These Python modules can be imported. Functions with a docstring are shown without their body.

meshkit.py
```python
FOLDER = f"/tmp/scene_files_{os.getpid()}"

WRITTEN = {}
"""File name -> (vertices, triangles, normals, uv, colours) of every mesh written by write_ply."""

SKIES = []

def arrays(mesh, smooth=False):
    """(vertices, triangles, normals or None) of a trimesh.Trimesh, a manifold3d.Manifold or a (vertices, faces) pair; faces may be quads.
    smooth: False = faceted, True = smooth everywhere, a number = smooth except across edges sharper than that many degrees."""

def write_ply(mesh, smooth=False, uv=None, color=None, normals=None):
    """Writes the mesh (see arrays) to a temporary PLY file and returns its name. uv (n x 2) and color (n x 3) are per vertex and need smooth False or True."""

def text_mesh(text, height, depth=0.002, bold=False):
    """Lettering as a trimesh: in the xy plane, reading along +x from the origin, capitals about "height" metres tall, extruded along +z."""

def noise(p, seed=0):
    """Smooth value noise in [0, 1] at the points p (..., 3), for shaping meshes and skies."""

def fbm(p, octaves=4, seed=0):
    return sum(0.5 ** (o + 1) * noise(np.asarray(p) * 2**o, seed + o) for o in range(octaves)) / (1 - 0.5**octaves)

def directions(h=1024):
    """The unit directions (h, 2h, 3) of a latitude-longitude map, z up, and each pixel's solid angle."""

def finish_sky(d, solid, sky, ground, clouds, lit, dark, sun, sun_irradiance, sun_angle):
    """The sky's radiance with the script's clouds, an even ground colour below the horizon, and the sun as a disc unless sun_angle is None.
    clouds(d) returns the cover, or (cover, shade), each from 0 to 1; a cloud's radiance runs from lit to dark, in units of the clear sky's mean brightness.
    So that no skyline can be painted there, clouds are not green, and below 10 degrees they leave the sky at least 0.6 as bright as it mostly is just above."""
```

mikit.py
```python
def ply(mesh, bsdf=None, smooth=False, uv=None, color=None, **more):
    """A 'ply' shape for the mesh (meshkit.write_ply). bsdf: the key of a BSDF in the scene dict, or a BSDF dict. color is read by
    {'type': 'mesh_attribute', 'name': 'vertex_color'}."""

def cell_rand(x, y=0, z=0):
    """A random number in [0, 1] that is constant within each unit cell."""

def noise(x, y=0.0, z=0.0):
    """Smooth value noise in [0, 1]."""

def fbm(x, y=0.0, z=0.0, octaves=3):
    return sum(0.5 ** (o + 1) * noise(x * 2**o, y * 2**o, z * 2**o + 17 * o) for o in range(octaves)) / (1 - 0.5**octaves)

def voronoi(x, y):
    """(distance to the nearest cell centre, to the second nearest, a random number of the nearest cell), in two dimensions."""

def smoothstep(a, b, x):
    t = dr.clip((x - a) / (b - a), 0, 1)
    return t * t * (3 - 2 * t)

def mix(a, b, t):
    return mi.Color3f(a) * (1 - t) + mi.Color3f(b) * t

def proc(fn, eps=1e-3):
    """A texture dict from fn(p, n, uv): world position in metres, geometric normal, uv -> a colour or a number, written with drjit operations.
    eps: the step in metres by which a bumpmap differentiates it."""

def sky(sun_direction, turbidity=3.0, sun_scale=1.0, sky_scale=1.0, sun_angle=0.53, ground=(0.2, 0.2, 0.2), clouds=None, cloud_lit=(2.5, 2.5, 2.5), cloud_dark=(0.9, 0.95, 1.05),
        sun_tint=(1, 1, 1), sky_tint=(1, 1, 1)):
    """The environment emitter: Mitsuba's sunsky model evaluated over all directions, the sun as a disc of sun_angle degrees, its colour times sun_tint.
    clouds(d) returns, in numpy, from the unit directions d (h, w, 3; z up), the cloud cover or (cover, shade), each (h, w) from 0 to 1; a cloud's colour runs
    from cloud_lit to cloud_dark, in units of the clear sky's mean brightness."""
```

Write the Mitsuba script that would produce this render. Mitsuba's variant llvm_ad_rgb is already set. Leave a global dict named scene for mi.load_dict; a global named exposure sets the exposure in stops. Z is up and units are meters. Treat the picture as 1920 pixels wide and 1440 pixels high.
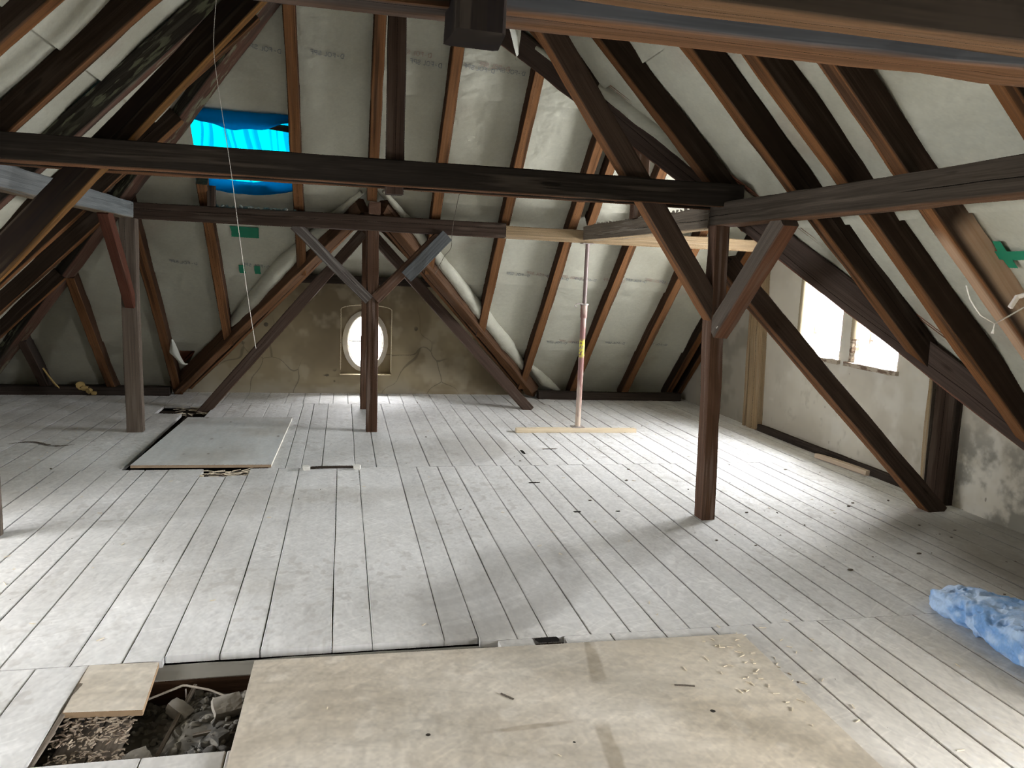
import math
import random
import numpy as np
import trimesh
import drjit as dr
import mitsuba as mi
import mikit
import meshkit
from mikit import noise, fbm, voronoi, cell_rand, smoothstep, mix
from shapely.geometry import Polygon, Point
from shapely import affinity

# ------------------------------------------------------------------ camera, sky, light, exposure
scene, labels = {}, {}
YAW, PITCH, ROLL, EYE = .2188, .1433, .0428, np.array([0, 0, 1.6])
_f = np.array([math.sin(YAW) * math.cos(PITCH), math.cos(YAW) * math.cos(PITCH), -math.sin(PITCH)])
_r = np.cross(_f, [0, 0, 1]); _r /= np.linalg.norm(_r)
_u = np.cross(_r, _f)
_up = -math.sin(ROLL) * _r + math.cos(ROLL) * _u
scene['camera'] = {'type': 'perspective', 'fov': 2 * math.degrees(math.atan(960 / 1450)), 'fov_axis': 'x', 'near_clip': .05, 'far_clip': 200,
                   'to_world': mi.ScalarTransform4f().look_at(origin=EYE.tolist(), target=(EYE + _f).tolist(), up=_up.tolist())}
sky = mikit.sky((.35, .3, .85), turbidity=6, sun_scale=0., clouds=lambda d: .9 * np.ones(d.shape[:2]), cloud_lit=(4.2, 4.2, 4.2), cloud_dark=(3.4, 3.4, 3.4))
scene['sky'] = {'sampling_weight': 1., **sky}
DAY = (.985, 1.0, 1.03)
PANE_RIGHT, PANE_OVAL, PANE_LEFT, PANE_ADDED = 21.5, 16., 15., 64.     # overcast daylight on the window glass; the last lights an added unseen dormer
exposure = 1.7

rng = random.Random(7)
NR = np.random.default_rng(7)

# ------------------------------------------------------------------ helpers
def numbered(key):
    if key not in used:
        used[key] = 0
        return key
    used[key] += 1
    return f"{key}_{used[key]:03d}"
used = {}

def thing(name, label, cat, group=None):
    key = numbered(name)
    labels[key] = {'label': label, 'category': cat}
    if group: labels[key]['group'] = group
    return key

def struct(name, label=None):
    used[name] = 0
    labels[name] = {'kind': 'structure'}
    if label: labels[name]['label'] = label
    return name

def part(parent, name, mesh, bsdf, label=None, smooth=False, kind=None, **kw):
    key = numbered(f"{parent}__{name}")
    scene[key] = mikit.ply(mesh, bsdf, smooth=smooth, **kw)
    if label or kind:
        labels[key] = {}
        if label: labels[key]['label'] = label
        if kind: labels[key]['kind'] = kind
    return key

def solo(key, mesh, bsdf, smooth=False, **kw):
    scene[key] = mikit.ply(mesh, bsdf, smooth=smooth, **kw)

def cat(ms): return trimesh.util.concatenate(ms)

def box(x0, x1, y0, y1, z0, z1):
    return trimesh.creation.box(bounds=[[x0, y0, z0], [x1, y1, z1]])

def obox(c, dims, R=None):
    m = trimesh.creation.box(extents=dims)
    if R is not None:
        M = np.eye(4); M[:3, :3] = R; m.apply_transform(M)
    m.apply_translation(c)
    return m

def rot(ax, deg):
    return trimesh.transformations.rotation_matrix(math.radians(deg), ax)[:3, :3]

def unit(v):
    v = np.asarray(v, float); return v / np.linalg.norm(v)

def tube(pts, r, sides=8, closed_ends=True):
    p = np.asarray(pts, float); n = len(p)
    rr = np.broadcast_to(np.asarray(r, float), (n,))
    t = np.gradient(p, axis=0); t /= np.linalg.norm(t, axis=1, keepdims=True)
    a = np.cross(t, np.where(np.abs(t[:, 2:]) < .9, [0, 0, 1.], [1., 0, 0])); a /= np.linalg.norm(a, axis=1, keepdims=True)
    b = np.cross(t, a); ang = np.arange(sides) * 2 * np.pi / sides
    v = (p[:, None] + rr[:, None, None] * (np.cos(ang)[None, :, None] * a[:, None] + np.sin(ang)[None, :, None] * b[:, None])).reshape(-1, 3)
    f = []
    for i in range(n - 1):
        for j in range(sides):
            q = [i * sides + j, i * sides + (j + 1) % sides, (i + 1) * sides + (j + 1) % sides, (i + 1) * sides + j]
            f += [[q[0], q[1], q[2]], [q[0], q[2], q[3]]]
    v = list(v) + [p[0], p[-1]]
    c0, c1 = len(v) - 2, len(v) - 1
    for j in range(sides):
        f.append([c0, (j + 1) % sides, j]); f.append([c1, (n - 1) * sides + j, (n - 1) * sides + (j + 1) % sides])
    return trimesh.Trimesh(np.array(v), np.array(f), process=False)

def lathe(profile, c, sides=24):
    m = trimesh.creation.revolve(np.array(profile), sections=sides)
    m.apply_translation(c)
    return m

_bid = [0]
def beam_mesh(p0, p1, w, h, up=(0, 0, 1), chamfer=.008, rough=.004, seg=.16, bend=.006, taper=1.0):
    """A hewn timber: w across, h along 'up'; own uv: u = 20 * id + metres along, v = face (0 under, 1, 2 top, 3) + fraction across."""
    p0, p1 = np.array(p0, float), np.array(p1, float)
    L = np.linalg.norm(p1 - p0); t = (p1 - p0) / L
    s = unit(np.cross(t, up)); n = np.cross(s, t)
    N = max(2, int(L / seg) + 1)
    bid = _bid[0] = _bid[0] + 1
    us = np.linspace(0, L, N)
    seed = bid * 13.7
    pts = np.stack([us * .7, us * 0 + seed, us * 0], 1)
    bs = (meshkit.noise(pts, 1) - .5) * 2 * bend * np.sin(np.pi * us / L)
    bn = (meshkit.noise(pts + [0, 0, 9.3], 2) - .5) * 2 * bend * np.sin(np.pi * us / L)
    W, H, c = w / 2, h / 2, chamfer
    corners = []   # around: under (s - -> +), side +, top, side -
    ring = [(-W + c, -H), (W - c, -H), (W, -H + c), (W, H - c), (W - c, H), (-W + c, H), (-W, H - c), (-W, -H + c)]
    k = np.arange(8)
    P = np.zeros((N, 8, 3))
    for j, (a, b) in enumerate(ring):
        q = np.stack([us * 5, us * 0 + seed + j // 2 * 3.1, us * 0 + j], 1)
        d = (meshkit.noise(q, 3) - .5) * 2 * rough + (meshkit.noise(q * [.3, 1, 1], 4) - .5) * rough * 1.5
        sc = 1 + (taper - 1) * us / L
        aa = a * sc + np.sign(a) * d + bs; bb = b * sc + np.sign(b) * d + bn
        P[:, j] = p0 + us[:, None] * t + aa[:, None] * s + bb[:, None] * n
    V, F, UV = [], [], []
    def strip(j0, j1, v0, v1):
        o = len(V)
        for i in range(N):
            V.append(P[i, j0]); UV.append((bid * 20 + us[i], v0)); V.append(P[i, j1]); UV.append((bid * 20 + us[i], v1))
        for i in range(N - 1):
            a = o + 2 * i
            F.append([a, a + 1, a + 3]); F.append([a, a + 3, a + 2])
    strip(0, 1, .05, .95); strip(1, 2, .95, 1.05); strip(2, 3, 1.05, 1.95); strip(3, 4, 1.95, 2.05)
    strip(4, 5, 2.05, 2.95); strip(5, 6, 2.95, 3.05); strip(6, 7, 3.05, 3.95); strip(7, 0, 3.95, 4.05)
    for i, rev in ((0, True), (N - 1, False)):
        o = len(V)
        for j in range(8):
            V.append(P[i, j]); UV.append((bid * 20 + us[i], 1.1 + .8 * j / 8))
        for j in range(1, 7):
            F.append([o, o + j + 1, o + j] if rev else [o, o + j, o + j + 1])
    V, F = np.array(V), np.array(F)
    # outward check
    tri = V[F[0]]; nn = np.cross(tri[1] - tri[0], tri[2] - tri[0])
    if nn @ n > 0: F = F[:, ::-1]
    return trimesh.Trimesh(V, F, process=False), np.array(UV)

def beam(name, p0, p1, w, h, label, cat_, bsdf, up=(0, 0, 1), group=None, **kw):
    key = thing(name, label, cat_, group)
    m, uv = beam_mesh(p0, p1, w, h, up, **kw)
    scene[key] = mikit.ply(m, bsdf, smooth=False, uv=uv)
    return key

def beam_part(parent, name, p0, p1, w, h, bsdf, up=(0, 0, 1), label=None, **kw):
    m, uv = beam_mesh(p0, p1, w, h, up, **kw)
    return part(parent, name, m, bsdf, label, uv=uv)

# ------------------------------------------------------------------ materials
def tex(fn, eps=1e-3): return mikit.proc(fn, eps)

def matte(name, fn, rough=.85, spec=.25, two=True):
    b = {'type': 'principled', 'base_color': tex(fn) if callable(fn) else {'type': 'rgb', 'value': list(fn)}, 'roughness': rough, 'specular': spec}
    scene[name] = {'type': 'twosided', 'bsdf': b} if two else b
    return name

def wood(name, side, under, pale=(.15, .12, .095), dust=.25, vary=.35, spots=None, patch=False, split=0.):
    side, under, pale = mi.Color3f(side), mi.Color3f(under), mi.Color3f(pale)
    def fn(p, n, uv):
        bid = dr.floor(uv.x / 20); u = uv.x - bid * 20; v = uv.y
        r = cell_rand(bid, 5)
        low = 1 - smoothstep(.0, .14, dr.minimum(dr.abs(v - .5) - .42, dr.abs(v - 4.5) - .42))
        g = fbm(u * 1.3 + r * 37, v * 11 + r * 5, 0, 4)
        f = noise(u * 6 + r * 11, v * 55)
        blot = fbm(u * 1.1 + 7 * r, v * 1.6, 3.1, 3)
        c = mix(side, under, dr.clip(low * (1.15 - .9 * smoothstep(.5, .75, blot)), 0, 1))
        c = c * ((1 - vary) + vary * 2 * g) * (.8 + .4 * f) * (.85 + .3 * r)
        d = smoothstep(.54, .74, fbm(u * 2.3 + 3 * r, v * 5, 7.7, 3))
        c = mix(c, pale, d * dust)
        ck = noise(u * .9 + r * 3, 4.2) * .5 + dr.floor(v) + .3
        crack = (1 - smoothstep(.004, .02, dr.abs(v - ck))) * smoothstep(.45, .6, noise(u * .5 + 9 * r, dr.floor(v)))
        c = c * (1 - .75 * crack)
        if split:
            line = .42 + .10 * (noise(u * .8 + r * 5, dr.floor(v)) - .5) + .03 * (noise(u * 9, 2.) - .5)
            c = c * (1 - .85 * (1 - smoothstep(.008, .022, dr.abs(v - dr.floor(v) - line))) * split * smoothstep(.28, .36, noise(u * .55 + 3.3 * r, dr.floor(v) + 7)))
        kn = fbm(u * 4 + r, v * 3 + r, 1.7, 1)
        c = c * (1 - .5 * smoothstep(.86, .93, kn))
        if spots is not None:
            m = smoothstep(.52, .66, fbm(u * 9, v * 7 + r, 2.2, 4)) * smoothstep(.4, .6, fbm(u * 1.2, v, 8.8, 2))
            c = mix(c, spots, m * .7)
        if patch:
            w = smoothstep(1.05, 1.5, u) * (1 - smoothstep(2.15, 2.3, u)) * smoothstep(.1, .45, dr.minimum(dr.abs(v - dr.round(v / 2) * 2 ), 1.)) * smoothstep(.28, .5, blot + .15 * g)
            c = mix(c, mix((.40, .30, .22), (.30, .17, .09), g), .85 * dr.clip(w, 0, 1))
        return dr.clip(c, 0.004, .9)
    return matte(name, fn, .85, .04)

W_RAFTER = wood('wood_rafter', (.019, .0125, .0085), (.12, .055, .023), dust=.10)
W_BACK = wood('wood_back_rafter', (.042, .023, .014), (.14, .066, .029), dust=.12)
W_STRUT = wood('wood_strut', (.045, .031, .023), (.14, .066, .03), dust=.08)
W_TIE = wood('wood_tie_beam', (.016, .013, .0105), (.085, .042, .022), dust=.16)
W_TIE2 = wood('wood_black_tie_beam', (.026, .0265, .0265), (.062, .031, .015), pale=(.09, .09, .09), dust=.06)
W_TIE3 = wood('wood_brown_tie_beam', (.017, .012, .0075), (.080, .044, .022), dust=.2)
W_PURLIN = wood('wood_purlin', (.040, .032, .025), (.08, .044, .026), dust=.22, split=1.)
W_PURLINB = wood('wood_back_purlin', (.038, .026, .020), (.05, .032, .024), dust=.3, split=.8)
W_POST = wood('wood_post', (.085, .050, .035), (.068, .038, .024), pale=(.20, .165, .145), dust=.4)
W_POSTG = wood('wood_grey_post', (.085, .067, .053), (.085, .067, .053), pale=(.17, .145, .12), dust=.45)
W_GREY = wood('wood_grey_board', (.075, .08, .082), (.075, .08, .082), pale=(.14, .14, .14), dust=.35)
W_NEW = wood('wood_pale', (.24, .175, .105), (.27, .19, .11), pale=(.28, .23, .17), dust=.4, vary=.28)
W_NEWD = wood('wood_pale_dusty', (.12, .10, .08), (.25, .185, .11), pale=(.32, .29, .25), dust=.5, vary=.3, split=1.)
W_MOLD = wood('wood_mouldy', (.03, .026, .022), (.085, .045, .032), pale=(.17, .17, .13), dust=.2, spots=(.17, .18, .12))
W_DARK = wood('wood_dark', (.032, .025, .021), (.05, .033, .025), dust=.15)
W_KING = wood('wood_king_post', (.0075, .0055, .004), (.0075, .0055, .004), pale=(.10, .08, .06), dust=.10)
W_PATCH = wood('wood_worn_rafter', (.027, .018, .013), (.13, .06, .026), dust=.10, patch=True)

def floor_fn(p, n, uv):
    idx = dr.floor(uv.y); r = cell_rand(idx, 3); r2 = cell_rand(idx, 8)
    x, y = p.x, p.y
    a = fbm(x * 1.5, y * 1.2, 1.3, 4)
    grain = fbm(x * 34 + r * 40, y * 1.8 + r * 9, 2.2, 3)
    cl = mix((.635, .635, .625), (.495, .49, .475), smoothstep(.3, .75, a))
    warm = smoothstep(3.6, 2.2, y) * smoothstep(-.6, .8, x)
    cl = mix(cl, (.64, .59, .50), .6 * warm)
    cl = cl * (.87 + .16 * grain + .10 * r2)
    # scuffs, scratches and boot marks in the dust
    wx = x + .10 * noise(x * 3.1, y * 2.7, 2.) + .03 * noise(x * 11, y * 9, 4.); wy = y + .12 * noise(x * 2.9, y * 3.3, 7.) + .03 * noise(x * 10, y * 12, 6.)
    s1 = noise((wx * .85 + wy * .53) * 12, (wy * .85 - wx * .53) * 85, 1.)
    s2 = noise((wx * .5 - wy * .86) * 10, (wy * .5 + wx * .86) * 70, 5.)
    gate = smoothstep(.4, .65, fbm(x * 2.7, y * 2.3, 23., 2))
    s3 = noise(x * 95, y * 60, 3.)
    cl = cl * (1 + gate * (.10 * smoothstep(.6, .9, s1) + .08 * smoothstep(.6, .9, s2)) - .10 * (1 - gate) * smoothstep(.66, .95, noise((wx * .3 + wy * .95) * 13, (wx * .95 - wy * .3) * 60, 8.)) + .13 * (s3 - .5) + .10 * (noise(x * 42, y * 34, 31.) - .5))
    b1 = fbm(x * 24, y * 17, 6.1, 3)
    bt = smoothstep(.56, .72, b1) * smoothstep(.5, .66, fbm(x * 2.6, y * 2.0, 9.9, 3)); cl = mix(cl, (.33, .31, .28), .35 * bt)
    lt = smoothstep(.56, .74, fbm(x * 20 + 9, y * 15, 3.3, 3)) * smoothstep(.48, .66, fbm(x * 2.2, y * 1.9, 19.9, 3)); cl = mix(cl, (.74, .735, .72), .4 * lt)
    # broom sweeps left in the dust
    def sweep(cx, cy, r0, r1, a0, a1, s):
        dx, dy = x - cx, y - cy
        rr = dr.sqrt(dx * dx + dy * dy); an = dr.atan2(dy, dx)
        w = smoothstep(r0 - .1, r0 + .1, rr) * (1 - smoothstep(r1 - .06, r1 + .02, rr)) * smoothstep(a0 - .2, a0 + .1, an) * (1 - smoothstep(a1 - .1, a1 + .3, an))
        return w * s * (.7 + .6 * noise(rr * 30, an * 2))
    w = sweep(.35, 4.1, .35, 1.02, -1.5, .15, .42) + sweep(.6, 7.0, .25, .95, -.9, .7, .34) + sweep(1.5, 2.4, .5, .9, -.4, 1.4, .12)
    cl = mix(cl, (.27, .26, .245), dr.clip(w, 0, .6))
    dk = fbm(x * 1.3, y * 1.3, 12.2, 3)
    cl = mix(cl, (.36, .33, .28), .30 * smoothstep(.52, .78, dk))
    dirt = (1 - smoothstep(4.3, 4.9, y + .35 * (a - .5))) * smoothstep(3.15, 3.85, x + .5 * (a - .5))  # dirt, with the shade along the right wall painted into the colour
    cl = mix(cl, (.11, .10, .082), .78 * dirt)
    # edges of the plank, a bit darker with caught dirt
    e = uv.x
    cl = cl * (1 - .22 * (1 - smoothstep(.0, .035, dr.minimum(e, 1 - e))))
    kn = noise(x * 10 + r * 9, y * 4 + r * 7, 3.3); cl = cl * (1 - .2 * smoothstep(.9, .97, kn))
    return dr.clip(cl, 0, .9)
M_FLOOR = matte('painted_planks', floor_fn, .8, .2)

def board_fn(p, n, uv):
    x, y = p.x, p.y
    a = fbm(x * 2.6, y * 2.6, 3.3, 4)
    cl = mix((.55, .51, .44), (.46, .41, .335), smoothstep(.3, .7, a))
    cl = mix(cl, (.56, .49, .38), .55 * smoothstep(.9, 1.5, x))
    cl = cl * (.88 + .24 * fbm(x * 4, y * 30, 1.1, 3))
    st = 1.06 - (3.05 - y) * .19 + (noise(y * 5, 1.7) - .5) * .05
    w = .010 + .024 * noise(y * 5, 5.5) + .012 * noise(y * 22, 8.5)
    band = (1 - smoothstep(w * .7, w * 1.2, dr.abs(x - st))) * smoothstep(.25, .45, noise(y * 6.5, 9.1))
    cl = mix(cl, (.28, .235, .17), .6 * band * (.7 + .5 * noise(x * 40, y * 40)))
    dx = (x - .66) / .2; dy = (y - 2.44 - .06 * (x - .66)) / .018
    cl = mix(cl, (.26, .21, .15), .6 * (1 - smoothstep(.5, 1.1, dr.sqrt(dx * dx + dy * dy))) * (.6 + .5 * noise(x * 40, y * 60)))
    sc = smoothstep(.58, .72, fbm(x * 12, y * 10, 4.4, 4)); cl = mix(cl, (.68, .64, .57), .3 * sc)
    dxx, dyy = x - 1.0, y - 2.2
    rr = dr.sqrt(dxx * dxx + dyy * dyy)
    cl = cl * (1 - .10 * smoothstep(.45, .6, rr) * noise(rr * 60, dr.atan2(dyy, dxx) * 3))
    bt = smoothstep(.58, .74, fbm(x * 26, y * 20, 2.1, 3)) * smoothstep(.45, .65, fbm(x * 3, y * 3, 5.1, 2)); cl = mix(cl, (.3, .26, .2), .25 * bt)
    wx = x + .10 * noise(x * 3.1, y * 2.7, 2.); wy = y + .12 * noise(x * 2.9, y * 3.3, 7.)
    cl = cl * (1 + .07 * smoothstep(.62, .9, noise((wx * .85 + wy * .53) * 12, (wy * .85 - wx * .53) * 75, 1.)) - .07 * smoothstep(.66, .95, noise((wx * .95 - wy * .3) * 10, (wy * .95 + wx * .3) * 60, 4.)) + .14 * (noise(x * 95, y * 75, 3.) - .5) + .10 * (noise(x * 40, y * 34, 31.) - .5))
    hole = lambda hx, hy, hr: 1 - smoothstep(hr * .7, hr, dr.sqrt(dr.square(x - hx) + dr.square(y - hy)))
    cl = mix(cl, (.03, .025, .02), dr.maximum(hole(.302, 2.445, .010), dr.maximum(hole(1.36, 2.44, .012), hole(.79, 2.33, .006))))
    cl = mix((.26, .18, .11), cl, smoothstep(.4, .6, n.z))
    return dr.clip(cl, 0, .9)
M_BOARD = matte('chipboard', board_fn, .85, .2)

def hatch_fn(p, n, uv):
    x, y = p.x, p.y
    cl = mix((.56, .57, .56), (.46, .45, .42), smoothstep(.4, .7, fbm(x * 2, y * 2, 8.3, 4)))
    cl = mix(cl, (.50, .45, .36), .5 * smoothstep(-1.0, -.5, x) * smoothstep(.4, .7, fbm(x * 1.5, y * 1.5, 1.3, 3)))
    cl = mix(cl, (.2, .18, .16), .7 * smoothstep(.76, .84, noise(x * 16, y * 9, 2.4)))
    cl = cl * (.88 + .2 * fbm(x * 25, y * 4, .3, 3) + .08 * (noise(x * 60, y * 40, 2.) - .5))
    return mix(mix((.30, .22, .15), (.6, .58, .5), smoothstep(.4, .6, n.x)), cl, smoothstep(.4, .6, n.z))
M_HATCH = matte('hatch_panel_paint', hatch_fn, .8, .25)

def membrane_fn(p, n, uv):
    a = fbm(p.x * 1.1, p.y * 1.1 + p.z * .3, p.z * 1.1, 4)
    cl = mix((.405, .40, .33), (.30, .29, .23), smoothstep(.35, .7, a))
    cl = mix(cl, (.26, .21, .165), .35 * smoothstep(.62, .78, fbm(p.x * 2.1 + 9, p.y * 2.1, p.z * 2.1, 3)))
    wv = noise(p.x * 110 + p.y * 110, p.z * 160, 1.5)
    return cl * (.9 + .14 * wv + .08 * noise(p.x * 40, p.y * 40, p.z * 40))
M_MEMB = matte('roof_membrane_flat', membrane_fn, .7, .25, two=False)
def membrane_creases(p, n, uv):
    h = fbm(p.x * 8 + 2 * noise(p.x * 2, p.z * 2), p.y * 8, p.z * 16, 3) + .35 * (1 - dr.abs(2 * noise(p.x * 10 + p.y * 5, p.z * 26, p.y * 10) - 1)) + .2 * noise(p.x * 45, p.y * 45, p.z * 70)
    return h
scene['roof_membrane'] = {'type': 'twosided', 'bsdf': {'type': 'bumpmap', 'arbitrary': tex(membrane_creases, 4e-3), 'scale': .014, 'bsdf': scene.pop('roof_membrane_flat')}}
M_MEMB = 'roof_membrane'

def plaster_back(p, n, uv):
    x, z = p.x, p.z
    a = fbm(x * 1.4, z * 1.4, 2.2, 5); b = fbm(x * 4.5, z * 4.5, 6.2, 4)
    cl = mix((.27, .225, .145), (.175, .14, .09), smoothstep(.35, .62, a))
    cl = mix(cl, (.35, .31, .23), .5 * smoothstep(.52, .66, b))
    cl = mix(cl, (.42, .39, .32), .6 * smoothstep(.35, .05, z + .25 * a) * smoothstep(.4, .6, fbm(x * 3, z * 5, 1.2, 3)))
    cl = mix(cl, (.17, .13, .08), .55 * smoothstep(.6, .74, fbm(x * 3, z * 2, 11.2, 4)))
    cl = mix(cl, (.06, .05, .04), .9 * smoothstep(.80, .86, noise(x * 11, z * 13, 3.4)) * smoothstep(.5, .6, noise(x * 2, z * 2, .7)))
    f1, f2, _ = voronoi(x * 1.6 + .3 * noise(x * 5, z * 5), z * 1.6 + .3 * noise(x * 5, z * 5, 4.))
    cl = cl * (1 - .4 * (1 - smoothstep(.006, .025, f2 - f1)) * smoothstep(.45, .6, noise(x * 1.2, z * 1.2, 5.5)))
    return dr.clip(cl, 0, .8)
M_PLASTER_B = matte('stained_plaster', plaster_back, .95, .1)

def plaster_right(p, n, uv):
    y, z = p.y, p.z
    a = fbm(y * 1.5, z * 1.5, 4.2, 5)
    cl = mix((.47, .44, .375), (.37, .34, .285), smoothstep(.35, .66, a))
    cl = mix(cl, (.51, .49, .44), .5 * smoothstep(.52, .66, fbm(y * 4, z * 4, 1.4, 4)))
    st = smoothstep(.56, .70, .6 * fbm(y * 6, z * 3.4, 8.4, 4) + .4 * fbm(y * 22, z * 15, 3.4, 3)); cl = mix(cl, (.27, .25, .2), .55 * st * smoothstep(.95, .2, z))
    pk = smoothstep(.84, .89, noise(y * 26, z * 22, 2.5)) * smoothstep(.5, .65, noise(y * 3, z * 3, 3.)); cl = mix(cl, (.16, .14, .12), .75 * pk)
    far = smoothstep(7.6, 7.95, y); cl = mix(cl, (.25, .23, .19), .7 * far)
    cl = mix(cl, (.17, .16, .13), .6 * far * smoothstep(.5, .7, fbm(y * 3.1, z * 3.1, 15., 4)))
    near = 1 - smoothstep(4.75, 4.85, y)
    mould = smoothstep(.42, .64, .55 * fbm(y * 3.6, z * 3.6, 21., 4) + .45 * fbm(y * 13, z * 13, 2., 4)) * smoothstep(.95, .35, z)
    cl = mix(cl, (.13, .125, .105), .8 * near * mould)
    return dr.clip(cl, 0, .8)
M_PLASTER_R = matte('limewashed_plaster', plaster_right, .95, .1)

def plaster_plain(p, n, uv):
    return mix((.5, .47, .4), (.38, .35, .29), fbm(p.x * 2 + p.y * 2, p.z * 2, 3.3, 4))
M_PLASTER = matte('old_plaster', plaster_plain, .95, .1)

def rubble_fn(p, n, uv):
    a = fbm(p.x * 14, p.y * 14, p.z * 14, 4)
    cl = mix((.17, .16, .14), (.075, .072, .066), smoothstep(.35, .65, a))
    return mix(cl, (.34, .32, .28), .6 * smoothstep(.6, .74, noise(p.x * 45, p.y * 45, p.z * 45)))
M_RUBBLE = matte('rubble_grit', rubble_fn, .95, .1)
M_STONE = matte('rubble_stone', lambda p, n, uv: mix((.30, .28, .245), (.17, .155, .135), fbm(p.x * 20, p.y * 20, p.z * 20, 4)), .95, .1)
M_SUB = matte('subfloor_dust', lambda p, n, uv: mix((.10, .09, .078), (.05, .045, .04), fbm(p.x * 5, p.y * 5, 1., 3)), .95, .1)
M_TAPE = matte('green_tape', (.01, .16, .085), .5, .4)
M_PRINT = matte('grey_print', (.17, .18, .19), .8, .2)
M_PRINTR = matte('red_print', (.32, .235, .20), .8, .2)
M_STRING = matte('white_string', (.5, .47, .43), .8, .2)
M_CONDUIT = matte('white_plastic', (.75, .72, .66), .45, .5)
M_SASH = matte('white_sash_paint', lambda p, n, uv: mix((.72, .72, .7), (.55, .53, .48), fbm(p.x * 9, p.y * 9, p.z * 9, 3)), .6, .4)
M_SILL = matte('flaking_sill', lambda p, n, uv: mix((.34, .29, .23), (.12, .08, .055), smoothstep(.4, .6, fbm(p.x * 9, p.y * 14, p.z * 30, 4))), .8, .2)
M_REVEAL = matte('cream_reveal', (.26, .22, .15), .8, .2)
M_STONERING = matte('oval_surround', lambda p, n, uv: mix((.5, .47, .41), (.34, .31, .26), fbm(p.x * 9, p.z * 9, 5.5, 4)), .9, .2)
M_STEELRED = matte('rusty_red_steel', lambda p, n, uv: mix((.20, .10, .085), (.36, .26, .22), smoothstep(.45, .7, fbm(p.x * 20, p.y * 20, p.z * 6, 3))), .5, .5)
def prop_fn(p, n, uv):
    c = mix((.22, .105, .095), (.40, .30, .26), smoothstep(.42, .68, fbm(p.x * 30, p.y * 30, p.z * 7, 3)))
    c = mix(c, (.50, .41, .33), (1 - smoothstep(.1, .55, p.z)) * smoothstep(.3, .55, fbm(p.x * 20, p.y * 20, p.z * 9, 3)))
    yl = smoothstep(.76, .80, p.z) * (1 - smoothstep(.93, .97, p.z)) * smoothstep(.3, .5, noise(p.x * 120, p.y * 80, p.z * 60))
    return mix(c, (.55, .50, .05), yl)
M_PROP = matte('prop_tube_paint', prop_fn, .5, .5)
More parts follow.
